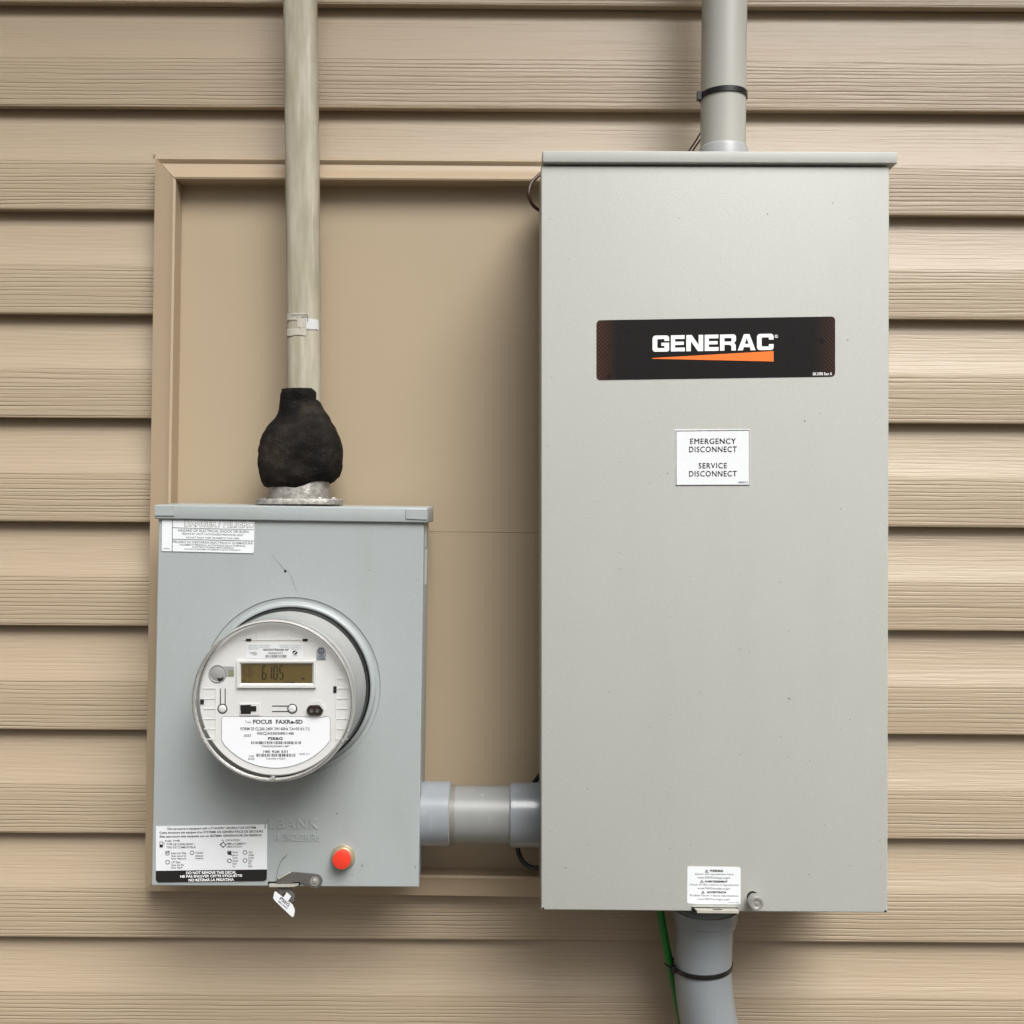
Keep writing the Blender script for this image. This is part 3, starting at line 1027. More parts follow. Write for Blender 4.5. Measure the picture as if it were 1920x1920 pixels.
rc = Q(590, 1652.5, MY - 0.0042)
bm = lathe_bm(rc, [(0.0052, 0.0), (0.0052, -0.0008), (0.0042, -0.0010), (0.0030, -0.0004), (0.0026, -0.0018), (0.0012, -0.0024)], 'Y', 28)
finish("rivet", bm, M['steel'], latch, angle=40)
bm = box_bm([(520, 1647), (542.5, 1635.5), (545, 1637.2), (522, 1649.5)], MY - 0.0052, MY - 0.0015, 0.0003)
finish("lever_flange", bm, M['plate'], latch)
bm = box_bm([(503.5, 1659.3), (556, 1658.8), (560, 1659.2), (552, 1663.4), (505, 1664.0)], MY - 0.0062, MY - 0.0005, 0.0004)
finish("latch_tongue", bm, M['plate'], mbx)
# hanging ear with a hole
bm = bmesh.new()
EY = MY - 0.001
add_ring(bm, 536.5, 1681.5, 8.2, 16.2, EY, 0.0018, 36)
add_prism(bm, quad_pts([(520.5, 1662.5), (545, 1662.5), (548, 1670.5), (536, 1674), (528, 1672), (521.5, 1672)], EY + 0.0002), EY + 0.0016)
finish("seal_ear", bm, M['darksteel'], mbx, angle=40)

# utility seal tag hanging in the ear
TY = MY - 0.006
tagt = thing("seal_tag", "small white plastic seal tag hanging slanted under the meter box latch", "seal tag", Q(532, 1690, TY))
q = round_poly([(514.6, 1671.8), (548.2, 1697.5), (552.6, 1707.2), (550.8, 1718.6), (547.4, 1719.4), (516, 1689.5), (511.8, 1684.4)], [2.5, 3, 2.5, 1, 1, 3, 2.5])
bm = poly_bm([q], TY, 0.0022)
bmesh.ops.bevel(bm, geom=[e for e in bm.edges if e.verts[0].co.y < TY + 1e-5 and e.verts[1].co.y < TY + 1e-5], offset=0.00015, segments=2, affect='EDGES')
body = finish("tag_body", bm, M['white'], tagt, angle=40)
bm = poly_bm([round_poly([(535.5, 1676.5), (544, 1684.5), (538.5, 1691.5), (530.5, 1684)], 1)], TY - 0.001, 0.006)
finish("locking_stub", bm, M['white'], tagt)
bm = bmesh.new()
text_into(bm, "PSEG", (523, 1687.6, 545, 1693.8), TY - 0.0002, bold=0.02, ang=40, spacing=1.1)
BMX = bmesh.new()
text_into(BMX, "48213907", (518.6, 1695.0, 542, 1698), TY - 0.0002, bold=0.01, ang=41)
finish("lettering", bm, M['ink'], body)
finish("tag_number", BMX, M['ink'], body)
# thin pull thread above the latch
bm = bmesh.new()
add_tube(bm, catmull([Q(518.5, 1647, MY - 0.004), Q(521, 1630, MY - 0.002), Q(527, 1615, MY - 0.0016), Q(538, 1602, MY - 0.0014)], 8), 0.00022, 6)
finish("seal_thread", bm, M['inkgrey'], tagt, smooth=True)

# lock barrel with red cap
bk = thing("barrel_lock", "round brass lock barrel plugged with an orange red cap on the meter box", "lock", Q(643, 1607, MY))
c = Q(643.5, 1606.5, MY)
bm = lathe_bm(c, [(0.0136, 0.0), (0.0136, -0.002), (0.0128, -0.0032), (0.0112, -0.0036), (0.0108, -0.010), (0.0102, -0.0106)], 'Y', 40)
finish("collar", bm, M['brass'], bk, angle=30)
c2 = Q(640, 1613.5, MY - 0.015)
c2.y = MY
bm = lathe_bm(c2, [(0.0100, -0.006), (0.0100, -0.0140), (0.0096, -0.0148), (0.0088, -0.0151), (0.0001, -0.0151)], 'Y', 40)
finish("red_cap", bm, M['red'], bk, angle=30)

# ---------------------------------------------------------------- electric meter
met = thing("electric_meter", "round white digital electric meter reading 6105 under a clear cover", "electric meter", Vector((RC.x, MY, RC.z - 0.0875)))
C0 = Vector((RC.x, MY, RC.z))
bm = lathe_bm(C0, [(0.0868, 0.004), (0.0880, -0.0035), (0.0886, -0.0050), (0.0886, -0.0075), (0.0868, -0.0090), (0.0868, -0.0105), (0.0780, -0.0105)], 'Y', 96)
finish("black_base", bm, plain("matte_black_gasket", lin(13, 13, 13), 0.7, var=0.1, spec=0.15), met, angle=30)
bm = lathe_bm(C0, [(0.0845, -0.0106), (0.0842, -0.0180), (0.0790, -0.0300), (0.0786, -0.0700)], 'Y', 72, True, False)
finish("inner_housing", bm, M['gplastic'], met, angle=30)
bm = lathe_bm(C0, [(0.0872, -0.0090), (0.0872, -0.0125), (0.0860, -0.0140), (0.0838, -0.0760), (0.0832, -0.0830)], 'Y', 96, False, False)
finish("clear_side", bm, M['clear'], met, smooth=True)
bm = lathe_bm(C0, [(0.0832, -0.0770), (0.0838, -0.0800), (0.0836, -0.0850), (0.0822, -0.0866), (0.0806, -0.0862), (0.0796, -0.0846)], 'Y', 96, False, False)
# bead lugs and drain notch cast in the rim
finish("clear_rim", bm, M['rim'], met, smooth=True)
bm = lathe_bm(C0, [(0.0800, -0.0848), (0.0600, -0.0856), (0.0300, -0.0860), (0.0002, -0.0861)], 'Y', 96, False, True)
finish("front_window", bm, M['clear'], met, smooth=True)
bm = lathe_bm(Q(512, 1458.5, MY - 0.086), [(0.0026, 0.0), (0.0026, -0.0022), (0.0018, -0.003), (0.0004, -0.003)], 'Y', 20)
finish("rim_lug", bm, M['rim'], met, smooth=True)

FY = MY - 0.0735      # face plate front
face = lathe_bm(C0, [(0.0808, -0.060), (0.0806, -0.0715), (0.0790, -0.0735), (0.0738, -0.0735)], 'Y', 96, False, False)
# flat disc inside
ring = [v for v in face.verts if abs(v.co.y - FY) < 1e-6 and abs(((v.co.x - RC.x) ** 2 + (v.co.z - RC.z) ** 2) ** 0.5 - 0.0738) < 1e-5]
ring.sort(key=lambda v: math.atan2(v.co.z - RC.z, v.co.x - RC.x))
face.faces.new(ring)
def rib(x0, y0, x1, y1, h=0.0006, bv=0.0):
    add_prism(face, quad_pts([(x0, y0), (x1, y0), (x1, y1), (x0, y1)], FY - h), FY + 0.0002)
for k in range(7):
    x = 464 + k * 18.7
    top = 1182 + 0.0030 * (x - 517) ** 2
    rib(x - 0.9, top, x + 0.9, 1198.5)
rib(455, 1199, 460.6, 1200.6); rib(472, 1199, 566, 1200.6); rib(578, 1199, 586, 1200.6)
for k in range(6):
    y = 1291 + k * 19
    rib(381 + 0.012 * max(0, y - 1330) ** 1.2, y - 0.8, 404, y + 0.8)
rib(404, 1288, 405.4, 1388)
for k in range(8):
    y = 1253 + k * 19
    rib(631, y - 0.8, 653 - 0.012 * max(0, y - 1330) ** 1.2, y + 0.8)
rib(629.5, 1252, 631, 1284); rib(629.5, 1302, 631, 1390)
fp = finish("face_plate", face, M['wplastic'], met, angle=30)
for q in ([(461, 1197.6), (471, 1197.6), (471, 1202.4), (461, 1202.4)], [(567.5, 1197.6), (577, 1197.6), (577, 1202.4), (567.5, 1202.4)],
          [(625, 1287), (631, 1287), (631, 1299), (625, 1299)], [(375.2, 1311.5), (382, 1311.5), (382, 1320.5), (375.2, 1320.5)]):
    bm = poly_bm([q], FY - 0.0008, 0.0006)
    finish("clip_slot", bm, M['hole'], fp)

# communication sticker
fs = FY - 0.0004
T = fs - 0.0002
st = finish("radio_sticker", poly_bm([[(461, 1207), (567.5, 1207.6), (567.5, 1234.8), (461, 1234.2)]], fs, 0.0003), M['white'], met)
bm = bmesh.new()
text_into(bm, "GRIDSTREAM RF", (493, 1216.4, 541.5, 1220.2), T, bold=0.03, spacing=1.1)
text_into(bm, "40EB32F7", (503, 1223, 531, 1226.4), T, bold=0.01, spacing=1.2)
bars_into(bm, 497.5, 537, 1228, 1233, T, n=26, seed=3)
add_prism(bm, quad_pts(circ(553, 1223.6, 4.8, 24, 4.0), T), T + 0.0001)
text_into(bm, "zigbee", (548.5, 1228.4, 557.5, 1230.6), T)
finish("lettering", bm, M['ink'], st)
bm = bmesh.new()
line_into(bm, (550, 1226), (556, 1221), 1.3, T - 0.0001)
finish("logo_slash", bm, M['inkwhite'], st)
bm = bmesh.new()
for s_, b_ in (("CONTAINS FCC ID: R7PEG1R1S2", (465, 1208.8, 508, 1210.6)), ("CONTAINS IC: 5294A-EG1R1S2", (465, 1212.4, 504, 1214.2)), ("MODEL: EG1R1S2", (465, 1215.8, 485, 1217.6)),
               ("CONTAINS FCC ID: R7PER4R1S4", (523, 1209, 566, 1210.8)), ("CONTAINS IC: 5294A-ER4R1S4", (525, 1212.6, 565, 1214.4)), ("ASSY: 26-12", (545, 1216, 565, 1217.8)),
               ("Landis", (467.5, 1221.5, 481, 1225.2)), ("Gyr", (473, 1224.4, 484, 1229.6))):
    text_into(bm, s_, b_, T, shear=0.2 if s_ in ("Landis", "Gyr") else 0)
finish("small_print", bm, M['inkgrey'], st)
# approval badge
bd = finish("approval_badge", poly_bm([circ(602, 1222, 9, 16, 9, R(180), R(360), False) + [(611, 1238), (593, 1238)]], fs, 0.0003), M['badge'], met)
bm = bmesh.new()
add_ring(bm, 602, 1221, 4.6, 6.0, T, 0.0001, 24)
text_into(bm, "UL", (599, 1217.6, 605, 1224.4), T, bold=0.02)
text_into(bm, "LISTED", (596.5, 1229, 607.5, 1232), T, bold=0.02)
text_into(bm, "E VERIFIED", (594.5, 1234, 609.5, 1236.8), T, bold=0.02)
finish("lettering", bm, M['ink'], bd)

# display: raised bezel around a recessed olive screen
bm = bmesh.new()
def frame_into(bm, o, i, Yo, Yi, Yb):
    a = [bm.verts.new(Q(x, y, Yo)) for x, y in o]
    ab = [bm.verts.new((v.co.x, Yb, v.co.z)) for v in a]
    inn = [((ix * 0.55 + ox * 0.45), (iy * 0.55 + oy * 0.45)) for (ix, iy), (ox, oy) in zip(i, o)]
    m = [bm.verts.new(Q(x, y, Yo)) for x, y in inn]
    b = [bm.verts.new(Q(x, y, Yi)) for x, y in i]
    for s, t in ((ab, a), (a, m), (m, b)):
        for k in range(4):
            j = (k + 1) % 4
            bm.faces.new((s[k], s[j], t[j], t[k]))
frame_into(bm, [(444, 1238.6), (592, 1238.6), (592, 1289.6), (444, 1289.6)], [(452, 1245.2), (585.2, 1245.2), (585.2, 1280.8), (452, 1280.8)], FY - 0.0030, FY - 0.0002, FY + 0.0002)
disp = finish("display", bm, M['lcdframe'], met, angle=20)
finish("screen", poly_bm([[(451.5, 1244.8), (585.6, 1244.8), (585.6, 1281.2), (451.5, 1281.2)]], FY - 0.0003, 0.0002), M['lcd'], disp)
T = FY - 0.0005
def seg_digit(bm, ch, x0, y0, x1, y1, w):
    segs = {'0': 'abcdef', '1': 'bc', '5': 'afgcd', '6': 'afgecd'}[ch]
    ym = (y0 + y1) / 2
    sk = 0.8
    P = {'a': ((x0 + 1 + sk, y0), (x1 - 1 + sk, y0)), 'b': ((x1 + sk, y0 + 1), (x1 + sk / 2, ym - .7)), 'c': ((x1 + sk / 2, ym + .7), (x1, y1 - 1)),
         'd': ((x0 + 1, y1), (x1 - 1, y1)), 'e': ((x0 + sk / 2, ym + .7), (x0, y1 - 1)), 'f': ((x0 + sk, y0 + 1), (x0 + sk / 2, ym - .7)), 'g': ((x0 + 1, ym), (x1 - 1, ym))}
    for s in segs:
        line_into(bm, P[s][0], P[s][1], w, T)
bm = bmesh.new()
for ch, x in (('6', 492), ('1', 502.5), ('0', 513), ('5', 524)):
    seg_digit(bm, ch, x, 1249, x + 6.2, 1273.5, 2.1)
line_into(bm, (565, 1272.5), (571.5, 1272.5), 2, T)
line_into(bm, (534, 1279.5), (542, 1279.5), 2, T); line_into(bm, (544, 1279.5), (552, 1279.5), 2, T)
line_into(bm, (457, 1272.5), (456, 1276.5), 1.4, T); line_into(bm, (456, 1277), (460, 1277), 1.4, T); line_into(bm, (466, 1279), (470, 1279), 2, T)
finish("digits", bm, M['lcdink'], disp)
bm = bmesh.new()
for ch, x in (('6', 456), ('6', 466.5)):
    seg_digit(bm, ch, x, 1251, x + 6.2, 1268, 1.4)
finish("ghost_digits", bm, M['lcdghost'], disp)

# optical port on the left: round grey recess with a slot towards the display
bm = bmesh.new()
cc = Q(408.3, 1263, FY)
add_lathe(bm, cc, [(0.0092, 0.0002), (0.0092, -0.0009), (0.0085, -0.0010), (0.0078, -0.0002), (0.0072, -0.0004), (0.0030, -0.0012), (0.0001, -0.0014)], 'Y', 36)
add_prism(bm, quad_pts([(416, 1249.5), (438.5, 1249.5), (438.5, 1268.5), (420, 1268.5)], FY - 0.0003), FY + 0.0001)
opt = finish("optical_port", bm, plain("grey_port_plastic", lin(150, 150, 150), 0.4, var=0.05), met, angle=30)
finish("port_window", poly_bm([[(428.5, 1256), (438.2, 1256), (438.2, 1268), (428.5, 1268)]], FY - 0.0005, 0.0002), plain("green_grey_window", lin(128, 130, 104), 0.3), opt)
finish("port_notch", poly_bm([[(407, 1271), (413, 1272), (419, 1269.5), (417.5, 1274), (411, 1277.5)]], FY - 0.0016, 0.0012), M['hole'], opt)

# thermometer shaped magnet guides printed on the face
def guide(polyl, cx, cy, name):
    bm = bmesh.new()
    for a, b in polyl:
        line_into(bm, a, b, 1.7, FY - 0.0003)
    o_ = circ(cx, cy, 9.4, 28); i_ = circ(cx, cy, 7.6, 28)
    add_ring(bm, cx, cy, 7.6, 9.4, FY - 0.0003, 0.0001, 28)
    m = finish(name, bm, M['ink'], met)
    b2 = lathe_bm(Q(cx, cy, FY), [(S(7.4, FY), 0.0001), (S(7.2, FY), -0.0007), (S(5.5, FY), -0.0012), (S(2, FY), -0.0014), (0.0001, -0.0014)], 'Y', 28)
    finish("button", b2, M['wplastic'], m, smooth=True)
guide([((413.2, 1291), (413.2, 1322)), ((422.2, 1291), (422.2, 1322))], 417, 1329, "reset_guide")
guide([((510, 1323.8), (540.5, 1323.8)), ((510, 1334), (540.5, 1334))], 548, 1329, "demand_guide")

# black infrared port on its plate
pl = finish("port_plate", box_bm([(449, 1318.5), (487.5, 1318.5), (487.5, 1342), (449, 1342)], FY - 0.0012, FY + 0.0001, 0.0004), M['wplastic'], met)
finish("infrared_port", poly_bm([[(450.5, 1322), (470.5, 1321.5), (470.5, 1324), (480.5, 1324), (480.5, 1334), (470.5, 1334), (470.5, 1338.5), (450.8, 1338.8), (451.6, 1334), (450.5, 1330)]], FY - 0.0016, 0.0006), M['black'], pl)
# dark twin-lobed reset plug with its clear flap
bm = poly_bm([round_poly([(573.8, 1331), (579, 1322.8), (598, 1322.4), (606.5, 1333), (601, 1341.2), (579, 1341.2)], 4)], FY - 0.0040, 0.0036)
bmesh.ops.bevel(bm, geom=[e for e in bm.edges if e.verts[0].co.y < FY - 0.0039 and e.verts[1].co.y < FY - 0.0039], offset=0.0006, segments=2, affect='EDGES')
plug = finish("reset_plug", bm, M['dark'], met, angle=40)
bm = bmesh.new()
for x in (584, 595):
    add_lathe(bm, Q(x, 1333, FY - 0.004), [(0.0017, 0.0002), (0.0019, -0.0006), (0.0012, -0.0003), (0.0003, 0.0)], 'Y', 16)
finish("plug_socket", bm, M['darksteel'], plug, smooth=True)
bm = poly_bm([round_poly([(571, 1344), (574, 1330), (582, 1315), (600, 1313), (611, 1330), (611, 1344)], 6)], FY - 0.0012, 0.0010)
finish("plug_surround", bm, M['wplastic'], met)

# name plate
arc = circ(516.5, 1312, 128, 26, 128, R(38), R(142), False)
npq = [(415.6, 1347), (418.5, 1343.6), (616, 1343.6), (619.2, 1347)] + [(619, 1388)] + [p for p in arc if 417 < p[0] < 617] + [(415.8, 1388)]
M['plate_white'] = plain("bright_white_plate", lin(232, 234, 239), 0.4, var=0.01)
npl = finish("name_plate", poly_bm([npq], fs, 0.0003), M['plate_white'], met)
bm = bmesh.new()
for a_, b_ in zip(npq, npq[1:] + npq[:1]):
    line_into(bm, a_, b_, 0.7, fs - 0.00015)
finish("plate_edge", bm, M['inkgrey'], npl)
T = fs - 0.0002
bm = bmesh.new()
for s_, b_, bo in (("FOCUS  FAXRe-SD", (474.5, 1349.4, 567.5, 1357.2), 0.03), ("FORM 2S CL200 240V 3W 60Hz TA=30 Kh 7.2", (451, 1363.6, 580.5, 1369.4), 0.012),
                   ("00Q303058014B", (482, 1372.6, 551, 1378.4), 0.012), ("PSE&G", (502.5, 1382, 530, 1387.4), 0.03), ("*00Q303058014B*", (489.5, 1397.6, 543, 1401.4), 0.006),
                   ("185 928 531", (494, 1407, 539.5, 1411.6), 0.02), ("Landis+Gyr", (499.5, 1420.6, 535, 1425), 0.006), ("2023", (457, 1377, 470.5, 1381.2), 0.01),
                   ("240", (467, 1416, 476, 1419.6), 0.0), ("8X28", (465, 1421.2, 476.5, 1424.6), 0.0), ("RxR 3:1", (562, 1411.8, 580, 1415.6), 0.0)):
    text_into(bm, s_, b_, T, bold=bo)
bars_into(bm, 471, 564, 1390, 1395.2, T, n=44, seed=5)
bars_into(bm, 481, 553.5, 1413.2, 1418.8, T, n=34, seed=6)
finish("lettering", bm, M['ink'], npl)
bm = bmesh.new()
text_into(bm, "Type", (459, 1351.4, 470.5, 1357), T)
finish("small_print", bm, M['inkgrey'], npl)

# ---------------------------------------------------------------- service cable, connector and putty on the meter box
CZ = -0.062    # axis depth of the cable
cb = thing("service_cable", "weathered grey green service cable running up from the putty on the meter box", "cable", Q(568, 760, CZ))
axis = [(562.5, -420), (562.6, -120), (563, 0), (565.5, 180), (567.5, 360), (569.5, 560), (569.3, 740), (568, 900)]
pts = catmull([Q(x, y, CZ) for x, y in axis], 10)
rw = [S(31.6, CZ) * (1 + 0.018 * noise.noise(Vector((p.z * 9, 1, 2)))) for p in pts]
bm = bmesh.new()
add_tube(bm, pts, rw, 40, ry=[S(21, CZ) * (1 + 0.03 * noise.noise(Vector((p.z * 11, 6, 2)))) for p in pts], flat=(1, 0, 0), power=2.5)
jk = finish("cable_jacket", bm, M['cable'], cb, smooth=True)
# torn paper label remnants wrapped on the jacket
def wrap_patch(px0, px1, py0, py1, seed):
    rnd = random.Random(seed)
    bm = bmesh.new()
    n = 12
    rows = []
    for yy in (py0, py1):
        row = []
        for i in range(n + 1):
            x = px0 + (px1 - px0) * i / n
            u = (x - 569.4) / 31.9
            a = max(-0.985, min(0.985, u))
            dep = S(21.4, CZ) * (1 - abs(a) ** 2.5) ** (1 / 2.5)
            p = Q(x, yy + rnd.uniform(-1.1, 1.1), CZ - dep)
            px_ = (569.4 + a * 32.3 - 960) * (D + CZ) / F
            p = Vector((px_, CZ - dep - 0.0006, ZC - (yy + rnd.uniform(-1.1, 1.1) - 960) * (D + CZ) / F))
            row.append(bm.verts.new(p))
        rows.append(row)
    for i in range(n):
        bm.faces.new((rows[0][i], rows[0][i + 1], rows[1][i + 1], rows[1][i]))
    return bm
PX = lambda x: x
paper = plain("torn_paper", lin(176, 170, 157), 0.7, var=0.14, scale=240)
paperw = plain("silvered_paper", lin(190, 192, 192), 0.5, var=0.06, scale=200)
finish("torn_label", wrap_patch(541, 577, 591, 604, 1), paper, cb, smooth=True)
finish("torn_label", wrap_patch(562, 577, 604, 618, 2), paper, cb, smooth=True)
finish("torn_label", wrap_patch(541, 578, 619, 632, 3), paper, cb, smooth=True)
finish("torn_label", wrap_patch(578, 599, 601.5, 621, 4), paperw, cb, smooth=True)
bm = bmesh.new()
zc_ = CZ - S(21, CZ) - 0.0010
text_into(bm, "UL 98B", (555, 592.5, 572, 596.5), zc_)
line_into(bm, (543, 590.5), (576, 590), 1.2, zc_); line_into(bm, (576.5, 591), (577, 603), 1.2, zc_)
finish("label_print", bm, M['inkgrey'], cb)

# cast connector
con = thing("cable_connector", "rough cast metal cable hub with oval flange bolted on the meter box top", "connector", Q(562, 946, CZ))
hz = Q(0, 946.6, CZ).z
cxw = Q(562, 940, CZ).x
bm = bmesh.new()
def oval(bm, hx, hy, z0, z1, n=48, power=3.0, bev=0.0012):
    rings = []
    for z, k in ((z0, 1.0), (z1 - bev, 1.0), (z1, 1.0 - bev / hx)):
        ring = []
        for i in range(n):
            a = 2 * math.pi * i / n
            c, s = math.cos(a), math.sin(a)
            c = math.copysign(abs(c) ** (2 / power), c); s = math.copysign(abs(s) ** (2 / power), s)
            ring.append(bm.verts.new((cxw + hx * k * c, CZ + hy * k * s, z)))
        rings.append(ring)
    for a, b in zip(rings[:-1], rings[1:]):
        for i in range(n):
            j = (i + 1) % n
            bm.faces.new((a[i], a[j], b[j], b[i]))
    bm.faces.new(rings[-1]); bm.faces.new(list(reversed(rings[0])))
oval(bm, S(80, CZ), 0.034, hz + 0.0005, hz + 0.0068)
finish("flange", bm, M['cast'], con, angle=40)
bm = bmesh.new()
oval(bm, S(56, CZ), 0.028, hz + 0.0060, hz + 0.030, power=2.4)
finish("hub_collar", bm, M['cast'], con, angle=40)
for x in (497.5, 607, 625):
    p = Q(x, 936, CZ)
    p.y = CZ - 0.026 if x == 607 else CZ
    bm = lathe_bm(Vector((p.x, p.y, hz + 0.0062)), [(0.0036, 0), (0.0036, 0.0016), (0.0026, 0.0026), (0.0003, 0.0028)], 'Z', 20)
    finish("bolt", bm, M['steel'], con, smooth=True)

# lump of duct sealing putty: measured outline, rounded section, kneaded surface
LFT = [(730, 527), (737, 525), (750, 524.5), (768, 523), (783, 516.5), (795, 508), (806, 500), (818, 494.5), (829, 490.5), (845, 486.5), (858, 485), (875, 485.5), (893, 487), (903, 489), (911, 494), (915, 503)]
RGT = [(730, 596), (737, 599), (750, 600.5), (768, 608.5), (783, 619), (795, 625), (806, 630), (818, 635), (829, 638.5), (845, 642), (858, 641.5), (875, 640.5), (893, 636.5), (903, 628), (911, 612), (915, 596)]
bm = bmesh.new()
rings = []
nn = 56
def resamp(L, k):
    out = []
    for i in range(len(L) - 1):
        for s in range(k):
            t = s / k
            out.append((L[i][0] * (1 - t) + L[i + 1][0] * t, L[i][1] * (1 - t) + L[i + 1][1] * t))
    out.append(L[-1])
    return out
Ls, Rs = resamp(LFT, 3), resamp(RGT, 3)
for (y, xl), (_, xr) in zip(Ls, Rs):
    a, b = Q(xl, y, CZ), Q(xr, y, CZ)
    cx_, hx = (a.x + b.x) / 2, (b.x - a.x) / 2
    hy = min(hx * 0.78, 0.040) if y > 760 else hx * 0.72
    ring = []
    for i in range(nn):
        t = 2 * math.pi * i / nn
        c, s = math.cos(t), math.sin(t)
        c = math.copysign(abs(c) ** (2 / 2.3), c); s = math.copysign(abs(s) ** (2 / 2.3), s)
        p = Vector((cx_ + hx * c, CZ + hy * s, a.z))
        d = noise.noise(p * 55) * 0.0018 + noise.noise(p * 24 + Vector((3, 1, 7))) * 0.0030 + noise.noise(p * 130) * 0.0008 - 0.0016 * max(0, 0.25 - abs(noise.noise(Vector((p.x * 18, p.y * 18, p.z * 60))))) / 0.25
        p += Vector((c * 0.5, s, 0)) * d
        # the lower hem sags in the middle of the front and frays
        if y > 895 and s < 0:
            w = (y - 895) / 20
            p.z += w * (-0.0030 * math.exp(-((p.x - Q(560, 0, CZ).x) / 0.018) ** 2) + 0.004 * max(0, (p.x - Q(580, 0, CZ).x) / 0.03))
        ring.append(bm.verts.new(p))
    rings.append(ring)
for a, b in zip(rings[:-1], rings[1:]):
    for i in range(nn):
        j = (i + 1) % nn
        bm.faces.new((a[i], a[j], b[j], b[i]))
bm.faces.new(rings[0]); bm.faces.new(list(reversed(rings[-1])))
o = finish("sealing_putty", bm, M['putty'], None, smooth=True)
tag(o, "lump of black sealing putty moulded around the cable above the meter box", "sealing putty")

# ---------------------------------------------------------------- conduits
PY = -0.090
pipe_up = thing("conduit", "upright grey plastic conduit rising from the cabinet top past a cable tie", "conduit", Q(1356, 282, PY))
bm = bmesh.new()
add_tube(bm, [Q(1362, -420, PY), Q(1360, -100, PY), Q(1358.4, 0, PY), Q(1356.8, 130, PY), Q(1355.4, 275, PY), Q(1355.3, 300, PY)], S(42.0, PY), 48)
finish("pipe", bm, M['pvc'], pipe_up, smooth=True)
hb = Q(1355.5, 283, PY)
bm = lathe_bm(hb, [(S(45.5, PY), -0.03), (S(45.5, PY), 0.0005), (S(44.6, PY), 0.0022), (S(42.3, PY), 0.0035)], 'Z', 48)
finish("adapter", bm, pvc("bright_grey_pvc", lin(158, 160, 160), 0.5), pipe_up, angle=40)

# cross conduit between the boxes
HY2 = -0.074
hp = thing("cross_conduit", "short horizontal grey conduit with two couplings joining meter box to cabinet", "conduit", Q(900, 1582, HY2))
bm = bmesh.new()
a, b = Q(800, 1527.0, HY2), Q(1010, 1528.6, HY2)
add_tube(bm, [a, b], S(53.2, HY2), 48)
finish("pipe", bm, M['pvcmid'], hp, angle=50)
for x0, x1, cy, dirn in ((789, 845.5, 1525.6, 1), (956, 1030, 1528, -1)):
    p0, p1 = Q(x0, cy, HY2), Q(x1, cy, HY2)
    r = S(59.3, HY2)
    L_ = p1.x - p0.x
    if dirn > 0:
        prof = [(r, 0), (r, L_ - 0.0012), (r - 0.0012, L_), (r - 0.0045, L_)]
    else:
        prof = [(r - 0.0045, 0), (r - 0.0012, 0), (r, 0.0012), (r, L_)]
    bm = bmesh.new()
    add_lathe(bm, p0, prof, 'X', 56, True, True)
    finish("coupling", bm, M['pvcnew'], hp, angle=40)
# dried glue smeared beside the left coupling
bm = bmesh.new()
n = 30
row0, row1 = [], []
r = S(53.2, HY2) + 0.0003
for i in range(n + 1):
    t = R(118 - 236 * i / n)
    x0w = Q(845, 1527, HY2).x
    w = S(6 + 7 * (0.5 + 0.5 * noise.noise(Vector((i * 0.35, 0, 1)))), HY2)
    cz_ = (a.z + b.z) / 2 + 0.0003
    for row, x in ((row0, x0w), (row1, x0w + w)):
        row.append(bm.verts.new((x, HY2 - r * math.cos(t), cz_ + r * math.sin(t))))
for i in range(n):
    bm.faces.new((row0[i], row0[i + 1], row1[i + 1], row1[i]))
finish("glue_smear", bm, plain("dried_glue", lin(112, 109, 102), 0.35, var=0.2, scale=300), hp, smooth=True)

# lower elbow
EYY = -0.085
el = thing("conduit_elbow", "thick cool grey conduit bend curving down below the cabinet", "conduit", Q(1321, 1712, EYY))
pts = [Q(1321, 1700, EYY), Q(1320, 1745, EYY), Q(1318.3, 1790, EYY + 0.002), Q(1318, 1825, EYY + 0.004), Q(1321, 1865, EYY + 0.007), Q(1329.5, 1920, EYY + 0.012), Q(1345, 1985, EYY + 0.02), Q(1372, 2060, EYY + 0.03), Q(1400, 2140, EYY + 0.035), Q(1416, 2230, EYY + 0.037), Q(1420, 2330, EYY + 0.037), Q(1420, 2600, EYY + 0.037), Q(1420, 3000, EYY + 0.037), Q(1420, 3300, EYY + 0.037)]
bm = bmesh.new()
add_tube(bm, catmull(pts, 8), S(53.6, EYY), 48)
finish("pipe", bm, M['pvcblue'], el, smooth=True)
bm = lathe_bm(Q(1322, 1712, EYY), [(S(60, EYY), 0.006), (S(60, EYY), -0.006), (S(56.5, EYY), -0.0085), (S(56.5, EYY), -0.0125), (S(53.8, EYY), -0.013)], 'Z', 48)
finish("adapter", bm, M['pvcblue'], el, angle=35)

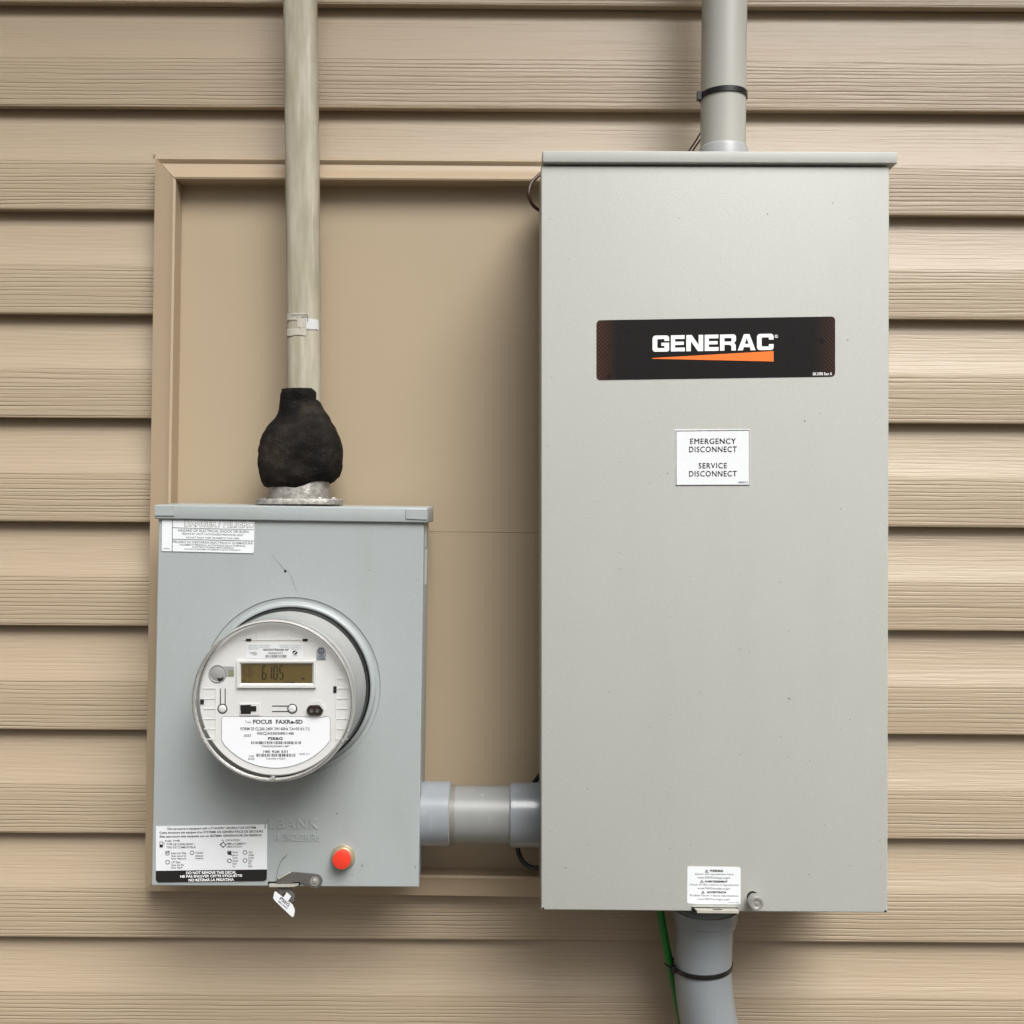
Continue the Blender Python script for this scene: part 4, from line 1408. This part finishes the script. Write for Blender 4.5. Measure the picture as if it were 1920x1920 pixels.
# cable ties
def tie(name, label, c, rx, rz, width, head_ang, tail):
    bm = bmesh.new()
    n = 72
    th = 0.0013
    rings = []
    for i in range(n):
        a_ = 2 * math.pi * i / n
        c_, s_ = math.cos(a_), math.sin(a_)
        tilt = rz * c_
        sec = []
        for rr, zz in ((rx, -width / 2), (rx + th, -width / 2 + 0.0003), (rx + th, width / 2 - 0.0003), (rx, width / 2)):
            sec.append(bm.verts.new((c.x + rr * c_, c.y + rr * s_, c.z + zz + tilt)))
        rings.append(sec)
    for i in range(n):
        j = (i + 1) % n
        for k in range(4):
            l = (k + 1) % 4
            bm.faces.new((rings[i][k], rings[j][k], rings[j][l], rings[i][l]))
    t = thing(name, label, "cable tie", c, "black cable ties on the conduits")
    finish("strap", bm, M['black'], t, angle=40)
    hp_ = c + Vector((math.cos(head_ang) * (rx + 0.003), math.sin(head_ang) * (rx + 0.003), rz * math.cos(head_ang)))
    bm = bmesh.new()
    bmesh.ops.create_cube(bm, size=1.0)
    bmesh.ops.scale(bm, vec=(0.0055, 0.006, width * 1.5), verts=bm.verts[:])
    bmesh.ops.bevel(bm, geom=bm.edges[:], offset=0.0006, segments=2, affect='EDGES')
    bmesh.ops.translate(bm, vec=hp_, verts=bm.verts[:])
    if tail:
        add_tube(bm, [hp_, hp_ + Vector(tail) * 0.5, hp_ + Vector(tail)], 0.0006, 8, ry=0.0018)
    finish("tie_head", bm, M['black'], t, angle=40)
    return t
tie("cable_tie", "black cable tie around the upright conduit above the cabinet", Q(1356.4, 182.5, PY), S(42.2, PY), 0.0003, 0.0066, R(188), None)
tie("cable_tie", "black cable tie holding the green wire to the elbow below the cabinet", Q(1316.5, 1808.5, EYY + 0.003), S(54.6, EYY), 0.0015, 0.0052, R(196), (-0.010, -0.002, 0.008))

# ---------------------------------------------------------------- wires
def wire(name, label, pts, r, mat, k=10):
    bm = bmesh.new()
    add_tube(bm, catmull(pts, k), r, 14)
    o = finish(name, bm, mat, None, smooth=True)
    return tag(o, label, "wire")
wire("ground_wire", "green ground wire hanging from the cabinet and strapped to the elbow",
     [Q(1233, 1680, -0.075), Q(1239, 1715, -0.072), Q(1247.5, 1765, -0.068), Q(1257, 1812, -0.066), Q(1266, 1860, -0.060), Q(1277, 1915, -0.052), Q(1290, 1980, -0.045), Q(1318, 2060, -0.034), Q(1345, 2180, -0.03), Q(1356, 2330, -0.03), Q(1358, 2700, -0.03), Q(1358, 3200, -0.03)], S(7.4, -0.07), M['green'])
wire("loop_cable", "dark brown cable looping out behind the upper left edge of the cabinet",
     [Q(1030, 312, -0.045), Q(1010, 329, -0.05), Q(996, 344, -0.055), Q(991.5, 364, -0.058), Q(998, 383, -0.055), Q(1014, 396, -0.05), Q(1035, 404, -0.045)], S(3.3, -0.05), M['wire'])
wire("drop_cable", "black cable curving behind the right coupling down into the cabinet side",
     [Q(1030, 1440, -0.050), Q(1010, 1456, -0.045), Q(990, 1490, -0.040), Q(974, 1550, -0.038), Q(971, 1590, -0.042), Q(978, 1612, -0.046), Q(992, 1625, -0.05), Q(1012, 1628, -0.052), Q(1035, 1626, -0.052)], S(4.6, -0.045), M['black'])
bm = bmesh.new()
for dx in (0, 7):
    add_tube(bm, catmull([Q(1322 + dx, 236, -0.05), Q(1312 + dx, 252, -0.048), Q(1302 + dx, 268, -0.046), Q(1292 + dx, 283, -0.045), Q(1284 + dx, 300, -0.045)], 6), S(1.5, -0.046), 8)
o = finish("tail_wire", bm, M['wire'], None, smooth=True)
tag(o, "pair of thin black wires emerging behind the upright conduit", "wire")
